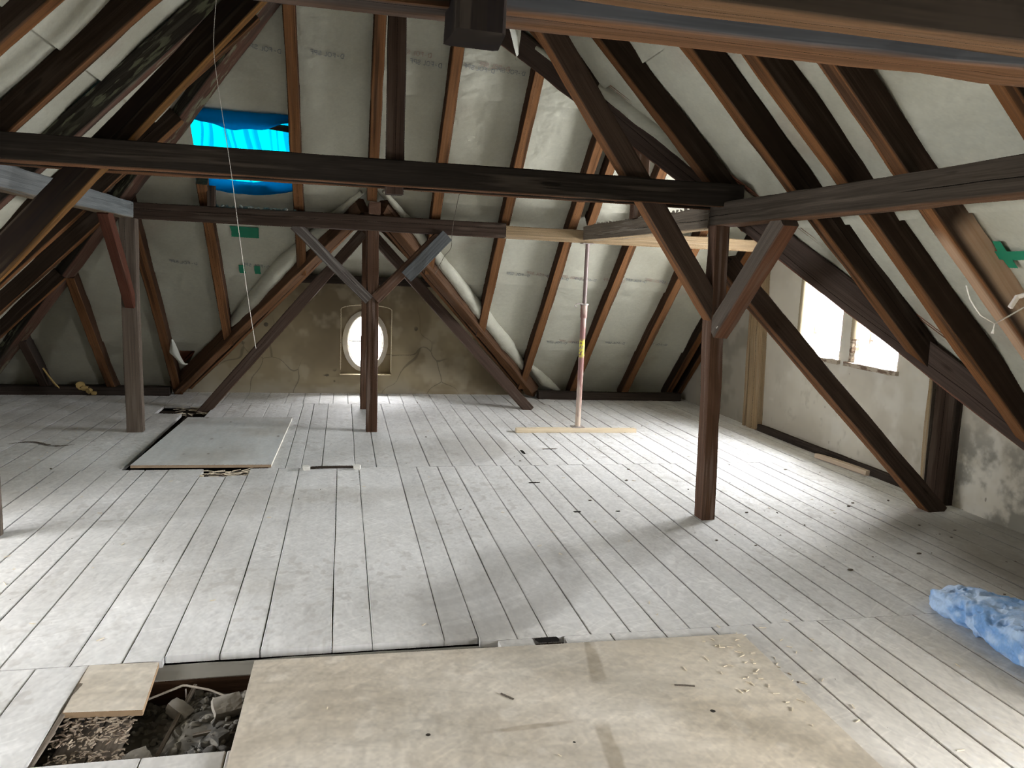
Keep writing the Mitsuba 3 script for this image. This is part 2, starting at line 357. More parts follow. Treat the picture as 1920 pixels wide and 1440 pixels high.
M_STEEL = matte('grey_steel', lambda p, n, uv: mix((.22, .19, .175), (.40, .36, .33), fbm(p.x * 20, p.y * 20, p.z * 10, 3)), .45, .5)
M_TARPAULIN = matte('blue_tarpaulin', lambda p, n, uv: mix((.17, .33, .62), (.40, .55, .78), smoothstep(.35, .65, fbm(p.x * 14, p.y * 14, p.z * 14, 4))) * (.92 + .16 * noise(p.x * 160, p.y * 160, p.z * 60)), .6, .35)
M_CHIP = matte('dark_crumbs', (.10, .085, .07), .9, .1)
M_CHIPL = matte('pale_splinters', (.62, .55, .42), .9, .1)
M_FOAM = matte('yellow_foam', (.45, .32, .13), .9, .1)
M_TILE = matte('clay_underside', lambda p, n, uv: mix((.40, .17, .10), (.24, .11, .07), fbm(p.x * 3, p.y * 3, p.z * 3, 3)), .9, .2)
scene['skylight_tarp_film'] = {'type': 'principledthin', 'base_color': tex(lambda p, n, uv: mix((.0, .34, .62), (.0, .84, .98), smoothstep(.2, .55, noise(p.x * 40 + 3 * noise(p.x * 5, p.z * 4), p.z * 1.5)) * .85 + .15 * noise(p.x * 9, p.z * 9))),
                              'roughness': .6, 'diff_trans': 2., 'spec_trans': 0., 'eta': 1.3}
M_TARPFILM = 'skylight_tarp_film'
scene['skylight_drape_film'] = {'type': 'principledthin', 'base_color': {'type': 'rgb', 'value': [.0, .22, .50]}, 'roughness': .7, 'diff_trans': 1.6, 'spec_trans': 0., 'eta': 1.3}

# ------------------------------------------------------------------ roof geometry (undersides of the rafters; all slopes 45 degrees)
CX, PR, PB, PL = .26, 4.50, 9.68, 3.98      # right: x + z = PR; back: y + z = PB; left: z - x = PL
HR = .14                                    # rafter depth
OFF = HR * math.sqrt(2)                     # membrane above the rafters
YN = -2.6                                   # gable behind the viewer
S2 = 1 / math.sqrt(2)

def clip(m, planes):
    for n, o in planes:
        if m is None or len(m.faces) == 0: return None
        m = trimesh.intersections.slice_mesh_plane(m, np.array(n, float), np.array(o, float))
    return m if m is not None and len(m.faces) else None

def subtract(m, planes):
    """The mesh outside the convex region that the planes enclose (normals point into it)."""
    out, rest = [], m
    for n, o in planes:
        a = clip(rest, [(-np.array(n, float), o)])
        if a is not None: out.append(a)
        rest = clip(rest, [(n, o)])
        if rest is None: break
    return cat(out) if out else None

def pl(a, b, c, d):
    """half space a x + b y + c z <= d, as (inward normal, origin)"""
    n = -np.array([a, b, c], float)
    return n, np.array([a, b, c], float) * d / (a * a + b * b + c * c)

def memb_off(q, seed):
    """how far the membrane hangs into the room (metres along the inward normal)"""
    s = meshkit.fbm(np.stack([q[:, 0] * 1.6, q[:, 1] * 1.6, q[:, 2] * 0 + seed], 1), 3, seed)
    w = meshkit.fbm(np.stack([q[:, 0] * 7, q[:, 1] * 3.5, q[:, 2] * 0 + seed], 1), 3, seed + 5)
    return (s - .5) * .055 + (w - .5) * .016

def sheet(fpos, inward, u0, u1, z0, z1, seed, du=.055, lip=.022):
    nu, nz = max(2, int((u1 - u0) / du)), max(2, int((z1 - z0) / .04))
    U, Z = np.meshgrid(np.linspace(u0, u1, nu), np.linspace(z0, z1, nz), indexing='ij')
    P = fpos(U.ravel(), Z.ravel())
    q = np.stack([U.ravel(), Z.ravel() * 1.414, U.ravel() * 0], 1)
    off = memb_off(q, seed)
    e = np.clip(1 - (Z.ravel() - z0) / .25, 0, 1) ** 1.0
    wav = .5 + meshkit.noise(np.stack([U.ravel() * 2.3, U.ravel() * 0 + z0, U.ravel() * 0], 1), 3)
    off = off + lip * e * wav
    P = P + off[:, None] * np.asarray(inward)
    i, j = np.meshgrid(np.arange(nu - 1), np.arange(nz - 1), indexing='ij')
    a = (i * nz + j).ravel()
    F = np.vstack([np.stack([a, a + nz, a + nz + 1], 1), np.stack([a, a + nz + 1, a + 1], 1)])
    return trimesh.Trimesh(P, F, process=False)

LIP = .022
COURSES = [(-.05, .73), (.69, 1.51), (1.47, 2.30), (2.26, 3.10), (3.06, 3.21), (3.17, 4.46)]
MR, MB, ML = PR + OFF, PB + OFF, PL + OFF
struct('ceiling')
# back slope
dormer_in = [pl(-1, 0, 1, 2.35 - CX), pl(1, 0, 1, 2.35 + CX)]
SKY = (-1.17, -.455, 2.29, 2.775)
sky_in = [pl(-1, 0, 0, 1.27), pl(1, 0, 0, -.455), pl(0, 0, -1, -2.29), pl(0, 0, 1, 2.775)]
tear_in = [pl(-1, 0, 0, 1.80), pl(1, 0, -.6, -1.66 - .6 * .52), pl(0, 0, 1, .565), pl(-1, 0, -1.0, 1.80 - .44)]
for k, (z0, z1) in enumerate(COURSES):
    m = sheet(lambda u, z: np.stack([u, MB - z, z], 1), (0, -S2, -S2), -4.3, 4.72, z0, z1, 11)
    m = clip(m, [pl(-1, 0, 1, ML + .06)])
    a = clip(m, [pl(0, 0, 1, 3.63)])
    b = clip(m, [pl(0, 0, -1, -3.63), pl(1, 0, 1, MR + .06)])
    m = cat([x for x in (a, b) if x is not None])
    m = subtract(m, dormer_in)
    if z0 < 2.9 and z1 > 2.28: m = subtract(m, sky_in)
    if z0 < .6: m = subtract(m, tear_in)
    part('ceiling', 'membrane_sheet', m, M_MEMB, smooth=True)
# right slope
for k, (z0, z1) in enumerate([(-.05, 1.1), (1.06, 2.0), (1.96, 2.95), (2.91, 4.46)]):
    m = sheet(lambda u, z: np.stack([MR - z, u, z], 1), (-S2, 0, -S2), YN, 6.6, z0, z1, 23)
    wing_in = [pl(0, -1, 1, -2.62), pl(0, 1, 1, MB)]
    m = subtract(m, wing_in)
    if z0 < 1.75: m = subtract(m, [pl(0, -1, 0, 1.4), pl(0, 1, 0, .9), pl(0, 0, 1, 1.75)])
    m = clip(m, [pl(0, 1, 1, MB + .06)])
    if m is not None: part('ceiling', 'membrane_sheet', m, M_MEMB, smooth=True)
# near slope of the cross wing
m = sheet(lambda u, z: np.stack([u, 2.62 + z, z], 1), (0, S2, -S2), .9, 4.72, -.05, 3.68, 31)
m = clip(m, [pl(-1, 0, -1, -MR + .02)])
part('ceiling', 'membrane_sheet', m, M_MEMB, smooth=True)
# left slope, open below 1.9 m for the dormer window
dl_in = [pl(0, -1, 0, -1.9), pl(0, 1, 0, 4.5), pl(0, 0, 1, 1.75)]
for z0, z1 in [(-.05, .9), (.86, 1.75), (1.71, 2.72), (2.68, 3.4), (3.36, 4.46)]:
    m = sheet(lambda u, z: np.stack([z - ML, u, z], 1), (S2, 0, -S2), YN, 9.95, z0, z1, 47)
    m = clip(m, [pl(0, 1, 1, MB + .06)])
    m = subtract(m, dl_in) if z0 < 1.75 else m
    part('ceiling', 'membrane_sheet', m, M_MEMB, smooth=True)
# the small back dormer: two slopes and a half hip
for sgn in (-1, 1):
    m = sheet(lambda u, z: np.stack([CX + sgn * (2.35 - z), u, z], 1), (-sgn * S2, 0, -S2), 7.2, 10.3, -.05, 2.37, 53)
    m = clip(m, [pl(0, -1, -1, -MB + .01), pl(0, 1, 1, 11.38)])
    part('ceiling', 'membrane_sheet', m, M_MEMB, smooth=True)
m = sheet(lambda u, z: np.stack([u, 11.35 - z, z], 1), (0, -S2, -S2), -1., 1.5, 1.38, 2.4, 59)
part('ceiling', 'membrane_sheet', clip(m, [pl(-1, 0, 1, 2.38 - CX), pl(1, 0, 1, 2.38 + CX)]), M_MEMB, smooth=True)

# roof tiles' boarding outside the membrane, with the opening under the tarpaulin
def quad(pts): return trimesh.Trimesh(np.array(pts, float), [[0, 1, 2], [0, 2, 3]], process=False)
def slab(pts, inward, t=.02):
    p = np.array(pts, float); q = p - np.array(inward) * t
    n = len(p); v = np.vstack([p, q])
    f = [[0, i, i + 1] for i in range(1, n - 1)] + [[n, n + i + 1, n + i] for i in range(1, n - 1)]
    for i in range(n):
        j = (i + 1) % n; f += [[i, n + i, n + j], [i, n + j, j]]
    return trimesh.Trimesh(v, f, process=False)
g = .16
mb, mr, ml = MB + g, MR + g, ML + g
def bz(x, z): return (x, mb - z, z)
hx0, hx1, hz0, hz1 = -1.42, -.42, 2.20, 2.95
inb = (0, -S2, -S2)
cover = [slab([bz(-ml - .3, -.3), bz(hx0, -.3), bz(hx0, hx0 + ml)], inb),
         slab([bz(hx0, -.3), bz(hx0, hz0), bz(hx1, hz0), bz(hx1, -.3)], inb), slab([bz(hx0, hz1), bz(hx0, hx0 + ml), bz(hx1, hx1 + ml), bz(hx1, hz1)], inb),
         slab([bz(hx1, -.3), bz(hx1, hx1 + ml), bz(CX, mr - CX), bz(1.1, 3.8), bz(5, 3.8), bz(5, -.3)], inb)]
cover = subtract(cat(cover), [pl(-1, 0, 1, 2.5 - CX), pl(1, 0, 1, 2.5 + CX)])
rs = slab([(mr - z, y, z) for y, z in ((YN, -.3), (YN, mr - CX), (6.3, mr - CX), (6.3, -.3))], (-S2, 0, -S2))
rs = subtract(rs, [pl(0, -1, 1, -2.5), pl(0, 1, 1, 10.1)])
rs = subtract(rs, [pl(0, -1, 0, 1.35), pl(0, 1, 0, .85), pl(0, 0, 1, 1.85)])
ls = slab([(z - ml, y, z) for y, z in ((YN, -.3), (YN, ml + CX), (5.6, ml + CX), (10.1, -.3))], (S2, 0, -S2))
ls = subtract(ls, [pl(0, -1, 0, -1.95), pl(0, 1, 0, 4.45), pl(0, 0, 1, 1.85)])
part('ceiling', 'roof_boarding', cat([cover, rs, ls]), M_TILE)
wc = [slab([(.9, 2.46 + z, z) if x == 0 else (5, 2.46 + z, z) for x, z in ((0, 3.8), (0, 3.2), (1, -.3), (1, 3.8))], (0, S2, -S2))]
part('ceiling', 'roof_boarding', clip(cat(wc), [pl(-1, 0, -1, -MR)]), M_TILE)
dc = []
for sgn in (-1, 1):
    dc.append(slab([(CX + sgn * (2.47 - z), y, z) for y, z in ((7.2, -.2), (7.2, 2.47), (10.3, 2.47), (10.3, -.2))], (-sgn * S2, 0, -S2)))
dcm = clip(cat(dc), [pl(0, -1, -1, -MB - .03), pl(0, 1, 1, 11.6)])
part('ceiling', 'roof_boarding', cat([dcm, slab([(-1.2, 11.5 - 1.2, 1.2), (-1.2, 9.0, 2.5), (1.7, 9.0, 2.5), (1.7, 10.3, 1.2)], (0, -S2, -S2))]), M_TILE)

# folds of loose membrane along the valleys of the back dormer and the wing
def fold(pts, r, seed, name='membrane_fold', wr=.35):
    p = np.array(pts, float)
    t = np.linspace(0, 1, 60); k = np.linspace(0, 1, len(p))
    q = np.stack([np.interp(t, k, p[:, c]) for c in range(3)], 1)
    rr = np.interp(t, np.linspace(0, 1, len(r)), r) if np.ndim(r) else r
    m = tube(q, rr, 18)
    v = m.vertices.copy()
    v += (meshkit.fbm(v * 7, 3, seed)[:, None] - .5) * m.vertex_normals * wr * np.max(rr)
    m.vertices = v
    part('ceiling', name, m, M_MEMB, smooth=True)
def bk(x, z, o=.05): return (x, PB - z - o * .7 + .0, z - o * .0)
fold([(CX - .1, 7.50, 2.28), (-.62, 8.24, 1.56), (-1.15, 8.9, .93), (-1.6, 9.45, .42)], [.02, .085, .07, .03], 3)
fold([(CX + .1, 7.48, 2.3), (.84, 7.97, 1.84), (1.46, 8.60, 1.21), (1.95, 9.09, .73), (2.30, 9.46, .35)], [.02, .06, .075, .085, .03], 5)
fold([(2.3, 9.35, .46), (2.55, 9.58, .24), (2.85, 9.78, .05)], [.03, .07, .03], 8)
fold([(1.35, 5.75, 3.22), (1.85, 5.4, 2.85), (2.3, 4.9, 2.36), (2.6, 4.55, 2.06)], [.015, .055, .05, .02], 9)
fold([(2.55, 4.75, 2.0), (3.0, 4.3, 1.62), (3.5, 3.8, 1.15)], [.015, .035, .015], 12)

# printed lettering, seen mirrored from the back of the membrane
def lettering(txt, x, z, mat, h=.036, ang=5, seed=11):
    m = meshkit.text_mesh(txt, h, .001)
    v = np.array(m.vertices); v[:, 0] -= v[:, 0].max() / 2
    c, s = math.cos(math.radians(ang)), math.sin(math.radians(ang))
    lx, ly = v[:, 0] * c - v[:, 1] * s, v[:, 0] * s + v[:, 1] * c
    X = x - lx; Z = z + ly * S2
    P = np.stack([X, MB - Z, Z], 1)
    off = memb_off(np.stack([X, Z * 1.414, X * 0], 1), seed) + .008 + v[:, 2]
    # follow the lip of the sheet below which the print stands
    for z0, z1 in COURSES:
        sel = (Z >= z0) & (Z < z0 + .25) & (Z > z0)
        w = .5 + meshkit.noise(np.stack([X * 2.3, X * 0 + z0, X * 0], 1), 3)
        off = off + np.where(sel, LIP * np.clip(1 - (Z - z0) / .25, 0, 1) * w, 0)
    P += off[:, None] * np.array([0, -S2, -S2])
    m = trimesh.Trimesh(P, np.array(m.faces)[:, ::-1], process=False)
    part('ceiling', 'printed_lettering', m, mat)
for zrow, xs in ((1.565, [(-1.55, 1), (-.86, 1), (1.86, 1), (2.30, 1), (2.62, 1), (3.22, 1), (3.62, 0)]), (.785, [(2.55, 1), (2.86, 1), (3.3, 1), (3.86, 1)]), (3.25, [(-.62, 1), (-.14, 1), (.64, 1), (1.08, 1), (1.34, 1)])):
    for x, _ in xs:
        lettering('D-FOL SPF', x, zrow, M_PRINT)
for x, z in ((2.08, 1.585), (2.46, 1.58), (2.96, 1.56), (3.46, 1.57), (2.7, .80), (1.2, 3.27), (.55, 3.30)):
    lettering('D-FOL SPF', x, z, M_PRINTR)

# ------------------------------------------------------------------ floor
struct('floor')
scene['floor'] = mikit.ply(box(-4.6, 4.9, YN - .2, 10.3, -.32, -.2), M_SUB)
GAP = .0035
_pid = [0]
def plank(x0, x1, y0, y1, ragged=0, tilt=0):
    _pid[0] += 1; pid = _pid[0]
    n = max(3, int((y1 - y0) / .35)); ys = np.linspace(y0 + .002, y1 - .002, n)
    jl = (NR.random(n) - .5) * .0035; jr = (NR.random(n) - .5) * .0035
    zt = NR.uniform(-.0012, .0012)
    V, F, UV = [], [], []
    wid = x1 - x0
    for i, y in enumerate(ys):
        a, b = x0 + GAP * .5 + jl[i], x1 - GAP * .5 + jr[i]
        yy = y
        for (x, z, e) in ((a, -.03, 0.), (a, zt - .003, 0.), (a + .004, zt, .01), ((a + b) / 2, zt + .0008, .5), (b - .004, zt, .99), (b, zt - .003, 1.), (b, -.03, 1.)):
            V.append((x, yy, z)); UV.append((e, pid + .5))
    for i in range(n - 1):
        for j in range(6):
            q = i * 7 + j
            F += [[q, q + 7, q + 1], [q + 1, q + 7, q + 8]]
    for i0, rev in ((0, False), ((n - 1) * 7, True)):
        for j in range(1, 6):
            F.append([i0, i0 + j + 1, i0 + j] if rev else [i0, i0 + j, i0 + j + 1])
    V = np.array(V)
    if ragged:
        V[-7:, 1] += NR.uniform(-ragged, ragged); V[-4:, 1] += NR.uniform(-ragged, ragged)
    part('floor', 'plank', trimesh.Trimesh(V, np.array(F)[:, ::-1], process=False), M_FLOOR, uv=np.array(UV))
def ext(lst, lo, hi, step=.19):
    l = sorted(lst); out = list(l)
    while out[0] - lo > step * 1.3: out.insert(0, round(out[0] - step * rng.uniform(.85, 1.2), 3))
    while hi - out[-1] > step * 1.3: out.append(round(out[-1] + step * rng.uniform(.85, 1.2), 3))
    return [lo] + [x for x in out if lo + .03 < x < hi - .03] + [hi]
SB = ext([-1.72, -1.56, -1.45, -1.28, -1.03, -.84, -.69, -.48, -.32, -.03, .14, .45, .6, .77, .91, 1.11, 1.3, 1.45, 1.59, 1.79, 2.01, 2.18, 2.37, 2.52, 2.71, 2.86, 3.04, 3.2, 3.36, 3.54, 3.68, 3.8], -4.1, 4.62)
SC = ext([-2.67, -2.48, -2.27, -2.11, -1.89, -1.62, -1.38, -1.2, -1.0, -.8, -.56, -.43, -.31, -.15, .11, .28, .45, .71, .9, 1.09, 1.27, 1.43, 1.57, 1.71, 1.89, 2.04, 2.18, 2.34, 2.49, 2.66], -4.1, 4.62)
SA = ext([-1.85, -1.6, -1.36, -1.15, -.955, -.62, -.36, -.1, .16, .42, .68, .84, .98, 1.2, 1.45, 1.7, 1.91, 2.1, 2.25, 2.39, 2.57], -4.1, 4.62)
SD = ext([-1.33, -1.1, -.86, -.64, -.44, -.26, -.1, .07, .22, .39, .56, .72, .89, 1.09, 1.29, 1.46, 1.64, 1.84], -4.1, 4.62)
YA, YB, YC, YD = 3.125, 6.155, 9.09, 9.9
for a, b in zip(SA, SA[1:]):
    m = (a + b) / 2
    if -.955 < m < .68: plank(a, b, 1.2, 2.485)
    elif .84 < m < .98: plank(a, b, .6, 3.05)
    else: plank(a, b, .0 if abs(m) < 3 else -1, YA)
for a, b in zip(SB, SB[1:]):
    m = (a + b) / 2
    plank(a, b, YA + (.035 if -.7 < m < .68 else 0), 5.95 if -1.05 < m < -.66 else YB, ragged=.012 if -1.05 < m < -.66 else 0)
for a, b in zip(SC, SC[1:]):
    m = (a + b) / 2
    if -1.89 < m < -1.62: plank(a, b, YB, 8.48, ragged=.03); plank(a, b, 8.92, YC)
    elif -1.62 < m < -1.38: plank(a, b, 8.95, YC)
    elif -1.38 < m < -.56: plank(a, b, 8.02, YC)
    else: plank(a, b, YB, YC)
for a, b in zip(SD, SD[1:]): plank(a, b, YC, YD)
# joists seen in the openings
beam_part('floor', 'joist', (-1.1, 3.09, -.085), (1.1, 3.09, -.085), .13, .10, W_BACK, label='brown joist under the edge of the planks')
beam_part('floor', 'joist', (-1.95, 8.74, -.085), (-1.2, 8.74, -.085), .2, .1, W_PURLIN, label='grey joist in the hole at the foot of the strut')
beam_part('floor', 'joist', (-1.3, 6.10, -.09), (-.4, 6.10, -.09), .2, .1, W_NEWD, label='splintered joist by the far hatch panel')
beam_part('floor', 'joist', (-1.57, 6.2, -.1), (-1.57, 8.6, -.1), .06, .12, W_DARK, label='dark joist along the gap by the far hatch panel')

m = box(-.72, .70, 3.028, 3.15, -.0349, -.030).subdivide().subdivide().subdivide(); m.vertices = m.vertices + (meshkit.fbm(m.vertices * 25, 3)[:, None] - .5) * [.02, .012, .008]
part('floor', 'dust_ledge', m, matte('pale_dust', (.21, .20, .175), .95, .1), label='dusty top of the joist in the hole')

# ------------------------------------------------------------------ walls
struct('wall_right')
WIN = [(6.33, 7.03), (5.55, 6.18)]; WZ0, WZ1 = .925, 1.95
poly = Polygon([(2.4, -.25), (10.05, -.25), (10.05, 0), (6.25, 3.75), (2.5, 0)])
for y0, y1 in WIN: poly = poly.difference(Polygon([(y0, WZ0), (y1, WZ0), (y1, WZ1), (y0, WZ1)]))
def extrude(poly, t):
    m = trimesh.creation.extrude_polygon(poly, t, engine='earcut')
    return m
m = extrude(poly, .26)
m.vertices = np.stack([4.5 + m.vertices[:, 2], m.vertices[:, 0], m.vertices[:, 1]], 1); m.fix_normals()
scene['wall_right'] = mikit.ply(m, M_PLASTER_R)
struct('wall_back')
rec = Polygon([(-.02, .245), (.605, .245), (.605, 1.06)] + [(.2925 + .3125 * math.cos(a), 1.06 + .06 * math.sin(a)) for a in np.linspace(.2, math.pi - .2, 9)] + [(-.02, 1.06)])
poly = Polygon([(-2.35, -.25), (2.87, -.25), (2.87, 0), (1.3, 1.44), (-.78, 1.44), (-2.35, 0)]).difference(rec)
m = extrude(poly, .1); m.vertices = np.stack([m.vertices[:, 0], 9.85 + m.vertices[:, 2], m.vertices[:, 1]], 1); m.fix_normals()
oval_c = (.285, .655)
def ell(a, b, n=64): return [(oval_c[0] + a * math.cos(t), oval_c[1] + b * math.sin(t)) for t in np.linspace(0, 2 * math.pi, n, endpoint=False)]
back = Polygon([(-.1, .15), (.7, .15), (.7, 1.2), (-.1, 1.2)]).difference(Polygon(ell(.245, .35)))
m2 = extrude(back, .12); m2.vertices = np.stack([m2.vertices[:, 0], 9.95 + m2.vertices[:, 2], m2.vertices[:, 1]], 1); m2.fix_normals()
scene['wall_back'] = mikit.ply(cat([m, m2]), M_PLASTER_B)
struct('wall_left')
LW = [(2.15, 3.0), (3.3, 4.15)]
poly = Polygon([(1.7, -.2), (4.7, -.2), (4.7, 2.0), (1.7, 2.0)])
for y0, y1 in LW: poly = poly.difference(Polygon([(y0, .62), (y1, .62), (y1, 1.68), (y0, 1.68)]))
m = extrude(poly, .2); m.vertices = np.stack([-4.05 - m.vertices[:, 2], m.vertices[:, 0], m.vertices[:, 1]], 1); m.fix_normals()
lparts = [m, box(-4.2, -2.3, 1.75, 1.9, -.2, 1.95), box(-4.2, -2.3, 4.5, 4.65, -.2, 1.95), box(-4.2, -2.25, 1.75, 4.65, 1.75, 1.9)]
for i in (1, 2):
    lparts[i] = clip(lparts[i], [pl(1, 0, -1, -ML + .02)]) or lparts[i]
scene['wall_left'] = mikit.ply(cat(lparts), M_PLASTER)
struct('wall_added_dormer')  # unseen dormer, added to light the right foreground floor
RW = [(-1.2, -.4), (-.1, .7)]
poly = Polygon([(-1.5, -.2), (1.0, -.2), (1.0, 2.0), (-1.5, 2.0)])
for y0, y1 in RW: poly = poly.difference(Polygon([(y0, .62), (y1, .62), (y1, 1.68), (y0, 1.68)]))
m = extrude(poly, .2); m.vertices = np.stack([4.55 + m.vertices[:, 2], m.vertices[:, 0], m.vertices[:, 1]], 1); m.fix_normals()
rparts = [m] + [clip(b, [pl(-1, 0, -1, -MR + .02)]) or b for b in (box(2.8, 4.7, -1.55, -1.4, -.2, 1.95), box(2.8, 4.7, .9, 1.05, -.2, 1.95))] + [box(2.75, 4.7, -1.55, 1.05, 1.75, 1.9)]
scene['wall_added_dormer'] = mikit.ply(cat(rparts), M_PLASTER)
struct('wall_near')
poly = Polygon([(-4.6, -.2), (4.9, -.2), (4.9, .1), (.3, 4.7), (-4.6, .1)])
m = extrude(poly, .2)
m.vertices = np.stack([m.vertices[:, 0], YN - m.vertices[:, 2], m.vertices[:, 1]], 1); m.fix_normals()
scene['wall_near'] = mikit.ply(m, M_PLASTER)

# windows
def pane(key, mesh, L):
    scene[key] = {**mikit.ply(mesh, 'pane_glass'), 'emitter': {'type': 'area', 'radiance': {'type': 'rgb', 'value': [L * c for c in DAY]}}}
scene['pane_glass'] = {'type': 'diffuse', 'reflectance': {'type': 'rgb', 'value': [.2, .2, .2]}}
w1 = struct('window_1')
ring_o, ring_i = Polygon(ell(.285, .39)), Polygon(ell(.225, .333))
m = extrude(ring_o.difference(ring_i), .05); m.vertices = np.stack([m.vertices[:, 0], 9.925 + m.vertices[:, 2], m.vertices[:, 1]], 1); m.fix_normals()
part(w1, 'surround', m, M_STONERING, label='weathered oval stone surround')
ring2 = Polygon(ell(.245, .352)).difference(Polygon(ell(.205, .312)))
m = extrude(ring2, .03); m.vertices = np.stack([m.vertices[:, 0], 9.99 + m.vertices[:, 2], m.vertices[:, 1]], 1); m.fix_normals()
part(w1, 'sash', m, M_SASH)
part(w1, 'glazing_bar', box(oval_c[0] + .002, oval_c[0] + .014, 9.985, 10.0, .335, .975), M_SASH)
part(w1, 'glazing_bar', box(.075, .495, 9.985, 10.0, .648, .662), M_SASH)
m = extrude(Polygon(ell(.25, .36)), .005); m.vertices = np.stack([m.vertices[:, 0], 10.03 - m.vertices[:, 2], m.vertices[:, 1]], 1)
# one sheet facing the room
n_ = 64; ev = np.array([[x, 10.02, z] for x, z in ell(.25, .36)] + [[oval_c[0], 10.02, oval_c[1]]])
ef = np.array([[n_, i, (i + 1) % n_] for i in range(n_)])
if np.cross(ev[ef[0][1]] - ev[ef[0][0]], ev[ef[0][2]] - ev[ef[0][0]])[1] > 0: ef = ef[:, ::-1]
used[w1 + '__pane'] = 0; pane(w1 + '__pane', trimesh.Trimesh(ev, ef, process=False), PANE_OVAL)
M_EDGE = matte('recess_edge_lime', (.42, .37, .27), .9, .1)
arch = [(.2925 + .3125 * math.cos(a), 1.06 + .06 * math.sin(a)) for a in np.linspace(.2, math.pi - .2, 9)]
for p0, p1 in [((-.02, .30), (-.02, 1.06)), ((.605, .27), (.605, 1.06))] + list(zip([(.605, 1.06)] + arch, arch + [(-.02, 1.06)])):
    part(w1, 'recess_edge', tube([(p0[0], 9.85, p0[1]), ((p0[0] + p1[0]) / 2 + .002, 9.849, (p0[1] + p1[1]) / 2), (p1[0], 9.85, p1[1])], .006, 6), M_EDGE)
part(w1, 'sill_edge', box(-.03, .615, 9.80, 9.96, .225, .247), M_PLASTER_B)

def side_window(num, X, sgn, y0, y1, z0, z1, L, sillmat):
    w = struct(f'window_{num}')
    xi = X + sgn * .19
    fr = .05
    for nm, b in (('jamb', (y0, y0 + fr, z0, z1)), ('jamb', (y1 - fr, y1, z0, z1)), ('head', (y0 + fr, y1 - fr, z1 - fr, z1)), ('bottom_rail', (y0 + fr, y1 - fr, z0, z0 + fr))):
        xs = sorted((xi, xi + sgn * .05)); part(w, nm, box(xs[0], xs[1], *b), M_SASH)
    xp = xi + sgn * .03
    v = np.array([[xp, y0 + fr * .5, z0 + fr * .5], [xp, y1 - fr * .5, z0 + fr * .5], [xp, y1 - fr * .5, z1 - fr * .5], [xp, y0 + fr * .5, z1 - fr * .5]])
    f = np.array([[0, 1, 2], [0, 2, 3]])
    if np.cross(v[1] - v[0], v[2] - v[0])[0] * sgn > 0: f = f[:, ::-1]
    used[w + '__pane'] = 0; pane(w + '__pane', trimesh.Trimesh(v, f, process=False), L)
    xs = sorted((X - sgn * .035, xi))
    m = box(xs[0], xs[1], y0 - .03, y1 + .03, z0 - .04, z0 - .002).subdivide().subdivide().subdivide()
    vv = m.vertices.copy(); vv += (meshkit.fbm(vv * 30, 3)[:, None] - .5) * .014; m.vertices = vv
    part(w, 'sill', m, sillmat)
    # cast round reveal bead on the far side
    return w
wA = side_window(2, 4.5, 1, *WIN[0], WZ0, WZ1, PANE_RIGHT, M_SILL)
wB = side_window(3, 4.5, 1, *WIN[1], WZ0, WZ1, PANE_RIGHT, M_SILL)
for w, (y0, y1) in ((wA, WIN[0]), (wB, WIN[1])):
    part(w, 'reveal_bead', tube([(4.535, y1 - .015, z) for z in np.linspace(WZ0 + (.2 if w == wB else 0), WZ1, 8)], .045, 12), M_REVEAL, smooth=True)
    part(w, 'latch', cat([box(4.615, 4.635, y1 - .12, y1 - .1, WZ0 + .18, WZ0 + .27), box(4.61, 4.63, y1 - .16, y1 - .1, WZ0 + .2, WZ0 + .215)]), M_STEEL)
m = tube([(4.54, WIN[1][1] - .02, z) for z in np.linspace(WZ0, WZ0 + .21, 8)], .05, 10); m.vertices = m.vertices + (meshkit.fbm(m.vertices * 40, 3)[:, None] - .5) * .02
part(wB, 'broken_bead', m, M_SILL, label='broken brown end of the cream reveal bead')
for i, (y0, y1) in enumerate(LW): side_window(4 + i, -4.05, -1, y0, y1, .62, 1.68, PANE_LEFT, M_SASH)
for i, (y0, y1) in enumerate(RW): side_window(8 + i, 4.55, 1, y0, y1, .62, 1.68, PANE_ADDED, M_SASH)  # windows of the added dormer, out of view and brighter than the others
struct('baseboard_right', 'dark dusty skirting along the foot of the right wall')
m, uv = beam_mesh((4.47, 5.05, .035), (4.47, 7.6, .035), .06, .07, seg=.2)
scene['baseboard_right'] = mikit.ply(m, W_DARK, uv=uv)

# ------------------------------------------------------------------ timbers
def slope_rafter_back(x, z0, z1, label, mat=None, w=.095, grp='rafters on the back roof slope', name='rafter'):
    p0, p1 = np.array([x, PB - z0, z0]), np.array([x, PB - z1, z1])
    n = np.array([0, S2, S2]) * HR / 2
    return beam(name, p0 + n, p1 + n, w, HR, label, 'rafter', mat or W_BACK, up=(0, 1, 1), group=grp)
def slope_rafter_right(y, z0, z1, label, mat=None, w=.095, grp='rafters on the right roof slope'):
    p0, p1 = np.array([PR - z0, y, z0]), np.array([PR - z1, y, z1]); n = np.array([S2, 0, S2]) * HR / 2
    return beam('rafter', p0 + n, p1 + n, w, HR, label, 'rafter', mat or W_RAFTER, up=(1, 0, 1), group=grp)
def slope_rafter_left(y, z0, z1, label, mat=None, w=.095, grp='rafters on the left roof slope'):
    p0, p1 = np.array([z0 - PL, y, z0]), np.array([z1 - PL, y, z1]); n = np.array([-S2, 0, S2]) * HR / 2
    return beam('rafter', p0 + n, p1 + n, w, HR, label, 'rafter', mat or W_RAFTER, up=(-1, 0, 1), group=grp)

